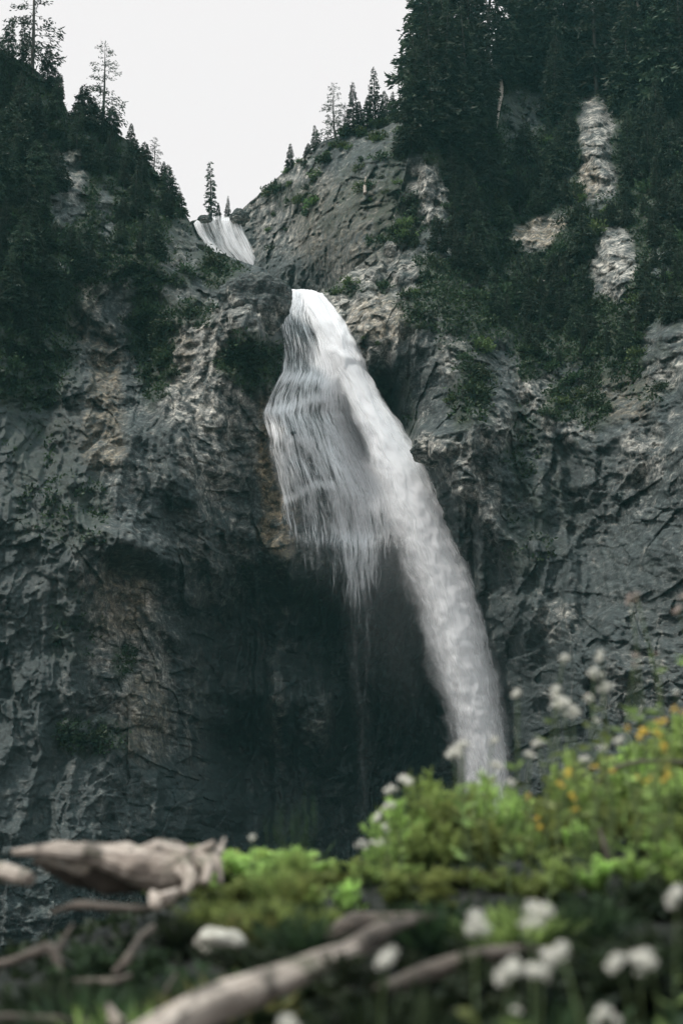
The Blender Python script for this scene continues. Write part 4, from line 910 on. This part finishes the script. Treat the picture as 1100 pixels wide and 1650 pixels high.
def flower_leaves(seed):
    g = np.random.default_rng(seed); m = 9; t = g.uniform(.15, .75, m); D = unit(np.stack([g.normal(size=m), g.normal(size=m), g.uniform(0, .8, m)], -1))
    V, Fq = blades(np.stack([0 * t, 0 * t, t], -1), D, g.uniform(.08, .15, m), g.uniform(.03, .05, m), g, -.1); return V, Fq
def flower(px, py, size, Y, kind, label, group):
    top = P(px, py, Y); dx = rg.normal() * .03; by = Y + rg.normal() * .03; bz = float(gz(top[0] + dx, by)) - .02
    root = empty('flowering_plant', (top[0] + dx, by, bz)); r = size / F * Y / 2 * ({'w': .88 if Y < 3 else 1.0, 'y': 1.2, 'b': 1.0}[kind])
    loc = np.array([-dx, Y - by, top[2] - bz]); q = np.linspace(0, 1, 9)[:, None]
    bow = np.array([rg.normal() * .02, rg.normal() * .02, 0]); pts = loc * q + bow * np.sin(q * 3.14) 
    tv, tf = tube(pts, .0022 * (1.2 - .5 * q[:, 0]), 5, False); obj('stem', mesh_data('stem', tv, tf, STEM), root)
    lv, lf = flower_leaves(int(rg.integers(1e6))); L = loc[2]
    if L > .12:
        lv2 = lv.copy(); s_ = min(L, .45); lv2[:, :2] = lv[:, :2] * s_; zz = np.repeat(np.clip(lv.reshape(-1, 4, 3)[:, 0, 2], 0, 1), 4)
        cx = np.interp(zz, q[:, 0], pts[:, 0]); cy = np.interp(zz, q[:, 0], pts[:, 1]); lv2[:, 0] += cx; lv2[:, 1] += cy; lv2[:, 2] = zz * L + (lv[:, 2] - zz) * s_
        obj('leaves', mesh_data('leaves', lv2, lf, GREEN, {'shade': rg.uniform(.2, .8, len(lv2))}), root)
    hm = {'w': WH, 'y': YH, 'b': BH}[kind]; h = obj('flower_head', hm[int(rg.integers(len(hm)))], root)
    h.location = tuple(loc); h.scale = (r * 1.05, r * 1.05, r * .95); h.rotation_euler = (rg.normal() * .25, rg.normal() * .25, rg.uniform(0, 6.28))
    tag(root, label, 'flower', group)
LOWF = [(765,1478,48,2.45,'white flower leftmost of the upper pair above the slim dark log'),(857,1466,56,2.45,'broad white flower right of centre above the slim dark log'),(622,1545,46,2.5,'lone white flower right of the slanting bare log'),
 (826,1557,54,2.35,'large white flower at the left of the lower cluster'),(873,1564,42,2.3,'white flower in the middle of the lower cluster'),(903,1530,50,2.35,'topmost white flower of the lower cluster'),(993,1545,42,2.4,'white flower left of the lower right pair'),(1040,1538,42,2.4,'white flower right in the lower right pair'),
 (1090,1437,42,2.6,'white flower cut by the right edge above the lower right pair'),(972,1630,40,2.3,'white flower nearest the bottom edge at the right'),(462,1646,46,2.3,'white flower cut by the bottom edge left of centre'),(1030,1566,14,2.4,'tiny white blossom hanging below the lower right pair'),(832,1626,16,2.4,'small greenish blossom near the bottom edge under the lower cluster')]
for x, y, sz, Y, lb in LOWF: flower(x, y, sz, Y, 'w', lb, 'near white flowers')
UPF = [(833,1114,17),(908,1058,17),(967,1052,19),(957,1080,22),(972,1103,22),(897,1110,22),(905,1130,34),(922,1143,28),(948,1122,16),(867,1195,17),(854,1214,15),(728,1209,22),(745,1197,20),(795,1190,14),(800,1230,18),(822,1258,14),(650,1254,24),(630,1269,19),(625,1297,17),(610,1313,17),(620,1330,13),(582,1357,16),(598,1356,12),(614,1355,13),(972,1203,15),(943,1221,15),(1000,1190,18),(1087,1115,12),(958,1160,12),(408,1347,11),(740,1212,14)]
for i, (x, y, sz) in enumerate(UPF):
    Y = 4.35 + rg.uniform(-.2, .2)
    reg = 'white flower head rising against the dark cliff right of the plume' if (x > 825 and y < 1170) else 'white flower head in the column left of the feathery bushes' if x < 660 else 'white flower head poking up in front of the foot of the plume' if x < 826 else 'white flower head among the leafy thicket at the right'
    flower(x, y, sz, Y, 'w', reg, 'far white flowers')
for x, y, sz in [(1014,962,20),(1024,958,10),(1093,980,18),(1100,960,14),(1022,1055,11),(1020,1070,10),(1058,1052,9)]: flower(x, y, sz, 4.6, 'b', 'beige faded flower head high against the cliff at the right edge', 'faded flower heads')
YF = [(1086,1142,12),(1058,1163,12),(1070,1162,14),(1035,1178,18),(1057,1180,15),(1030,1185,14),(1069,1202,17),(915,1242,15),(900,1262,12),(920,1281,13),(865,1318,12),(870,1333,11),(1028,1255,16),(1045,1255,12),(1075,1250,16),(984,1243,10),(1097,1147,10),(960,1236,12),(1075,1237,11),(850,1281,11),(1010,1172,10),(928,1304,10)]
for x, y, sz in YF: flower(x, y, sz * 1.1, 4.1 + rg.uniform(-.2, .2), 'y', 'small yellow flower in the leafy thicket at the right' if x > 940 else 'small yellow flower between the feathery bushes and the thicket', 'yellow flowers')
# dead arching stalk over the thicket
log_thing('dead_stalk', 'dry tan stalk arching over the thicket at the right edge', [('s', [(960,1262,4.8),(1000,1234,4.75),(1050,1226,4.7),(1120,1230,4.7)], [.004,.007,.007,.006], dict(seed=61, seg=10, n=30, mat='brown'))], 'stalk')
log_thing('dead_stalk', 'dry stalk standing upright in front of the thicket', [('s', [(982,1405,4.1),(975,1370,4.1),(964,1330,4.12)], [.005,.008,.004], dict(seed=62, seg=10, n=30, mat='brown'))], 'stalk')
# moss and creeping cover on the bank itself
def bank_cover():
    n = 20000; x = rg.uniform(-1.9, 2.2, n); y = rg.uniform(1.9, 7.0, n); keep = fbm(x / .35, y / .35, 0, 3, 500) * .9 + .45 + .25 * (y - 4) / 2 > .35; x, y = x[keep], y[keep]; m = len(x)
    Cn = np.stack([x, y, gz(x, y)], -1) + rg.normal(size=(m, 3)) * [.01, .01, .012]; D = unit(rg.normal(size=(m, 3)) * [1, 1, .4] + [0, 0, .9]); Ln = rg.uniform(.02, .06, m)
    V, Fq = blades(Cn, D, Ln, Ln * .5, rg, .1); tag(obj('ground_cover', mesh_data('ground_cover', V, Fq, DIM, {'shade': np.repeat(rg.uniform(0, 1, m), 4)})), 'dark creeping plants and moss over the near bank', 'ground cover', kind='stuff')
bank_cover()

# ------------------------------------------------------------------ thin teal volume added to lift the dark tones
def lift_haze():
    V = np.array([(x, y, z) for x in (-130, 130) for y in (-14, 215) for z in (-9, 125)], float)
    Fq = np.array([(0,1,3,2),(4,6,7,5),(0,4,5,1),(2,3,7,6),(0,2,6,4),(1,5,7,3)])
    m = new_mat('lift_haze'); n = N(m); pv = n.n('ShaderNodeVolumePrincipled'); pv.inputs['Density'].default_value = .00019; pv.inputs['Color'].default_value = (.38, .92, .92, 1)
    out = n.n('ShaderNodeOutputMaterial'); n.l(pv.outputs[0], out.inputs['Volume'])
    tag(obj('lift_haze', mesh_data('lift_haze', V, Fq, m, smooth=False)), 'thin teal mist added to lift the dark tones', 'lift_haze', kind='stuff')
lift_haze()
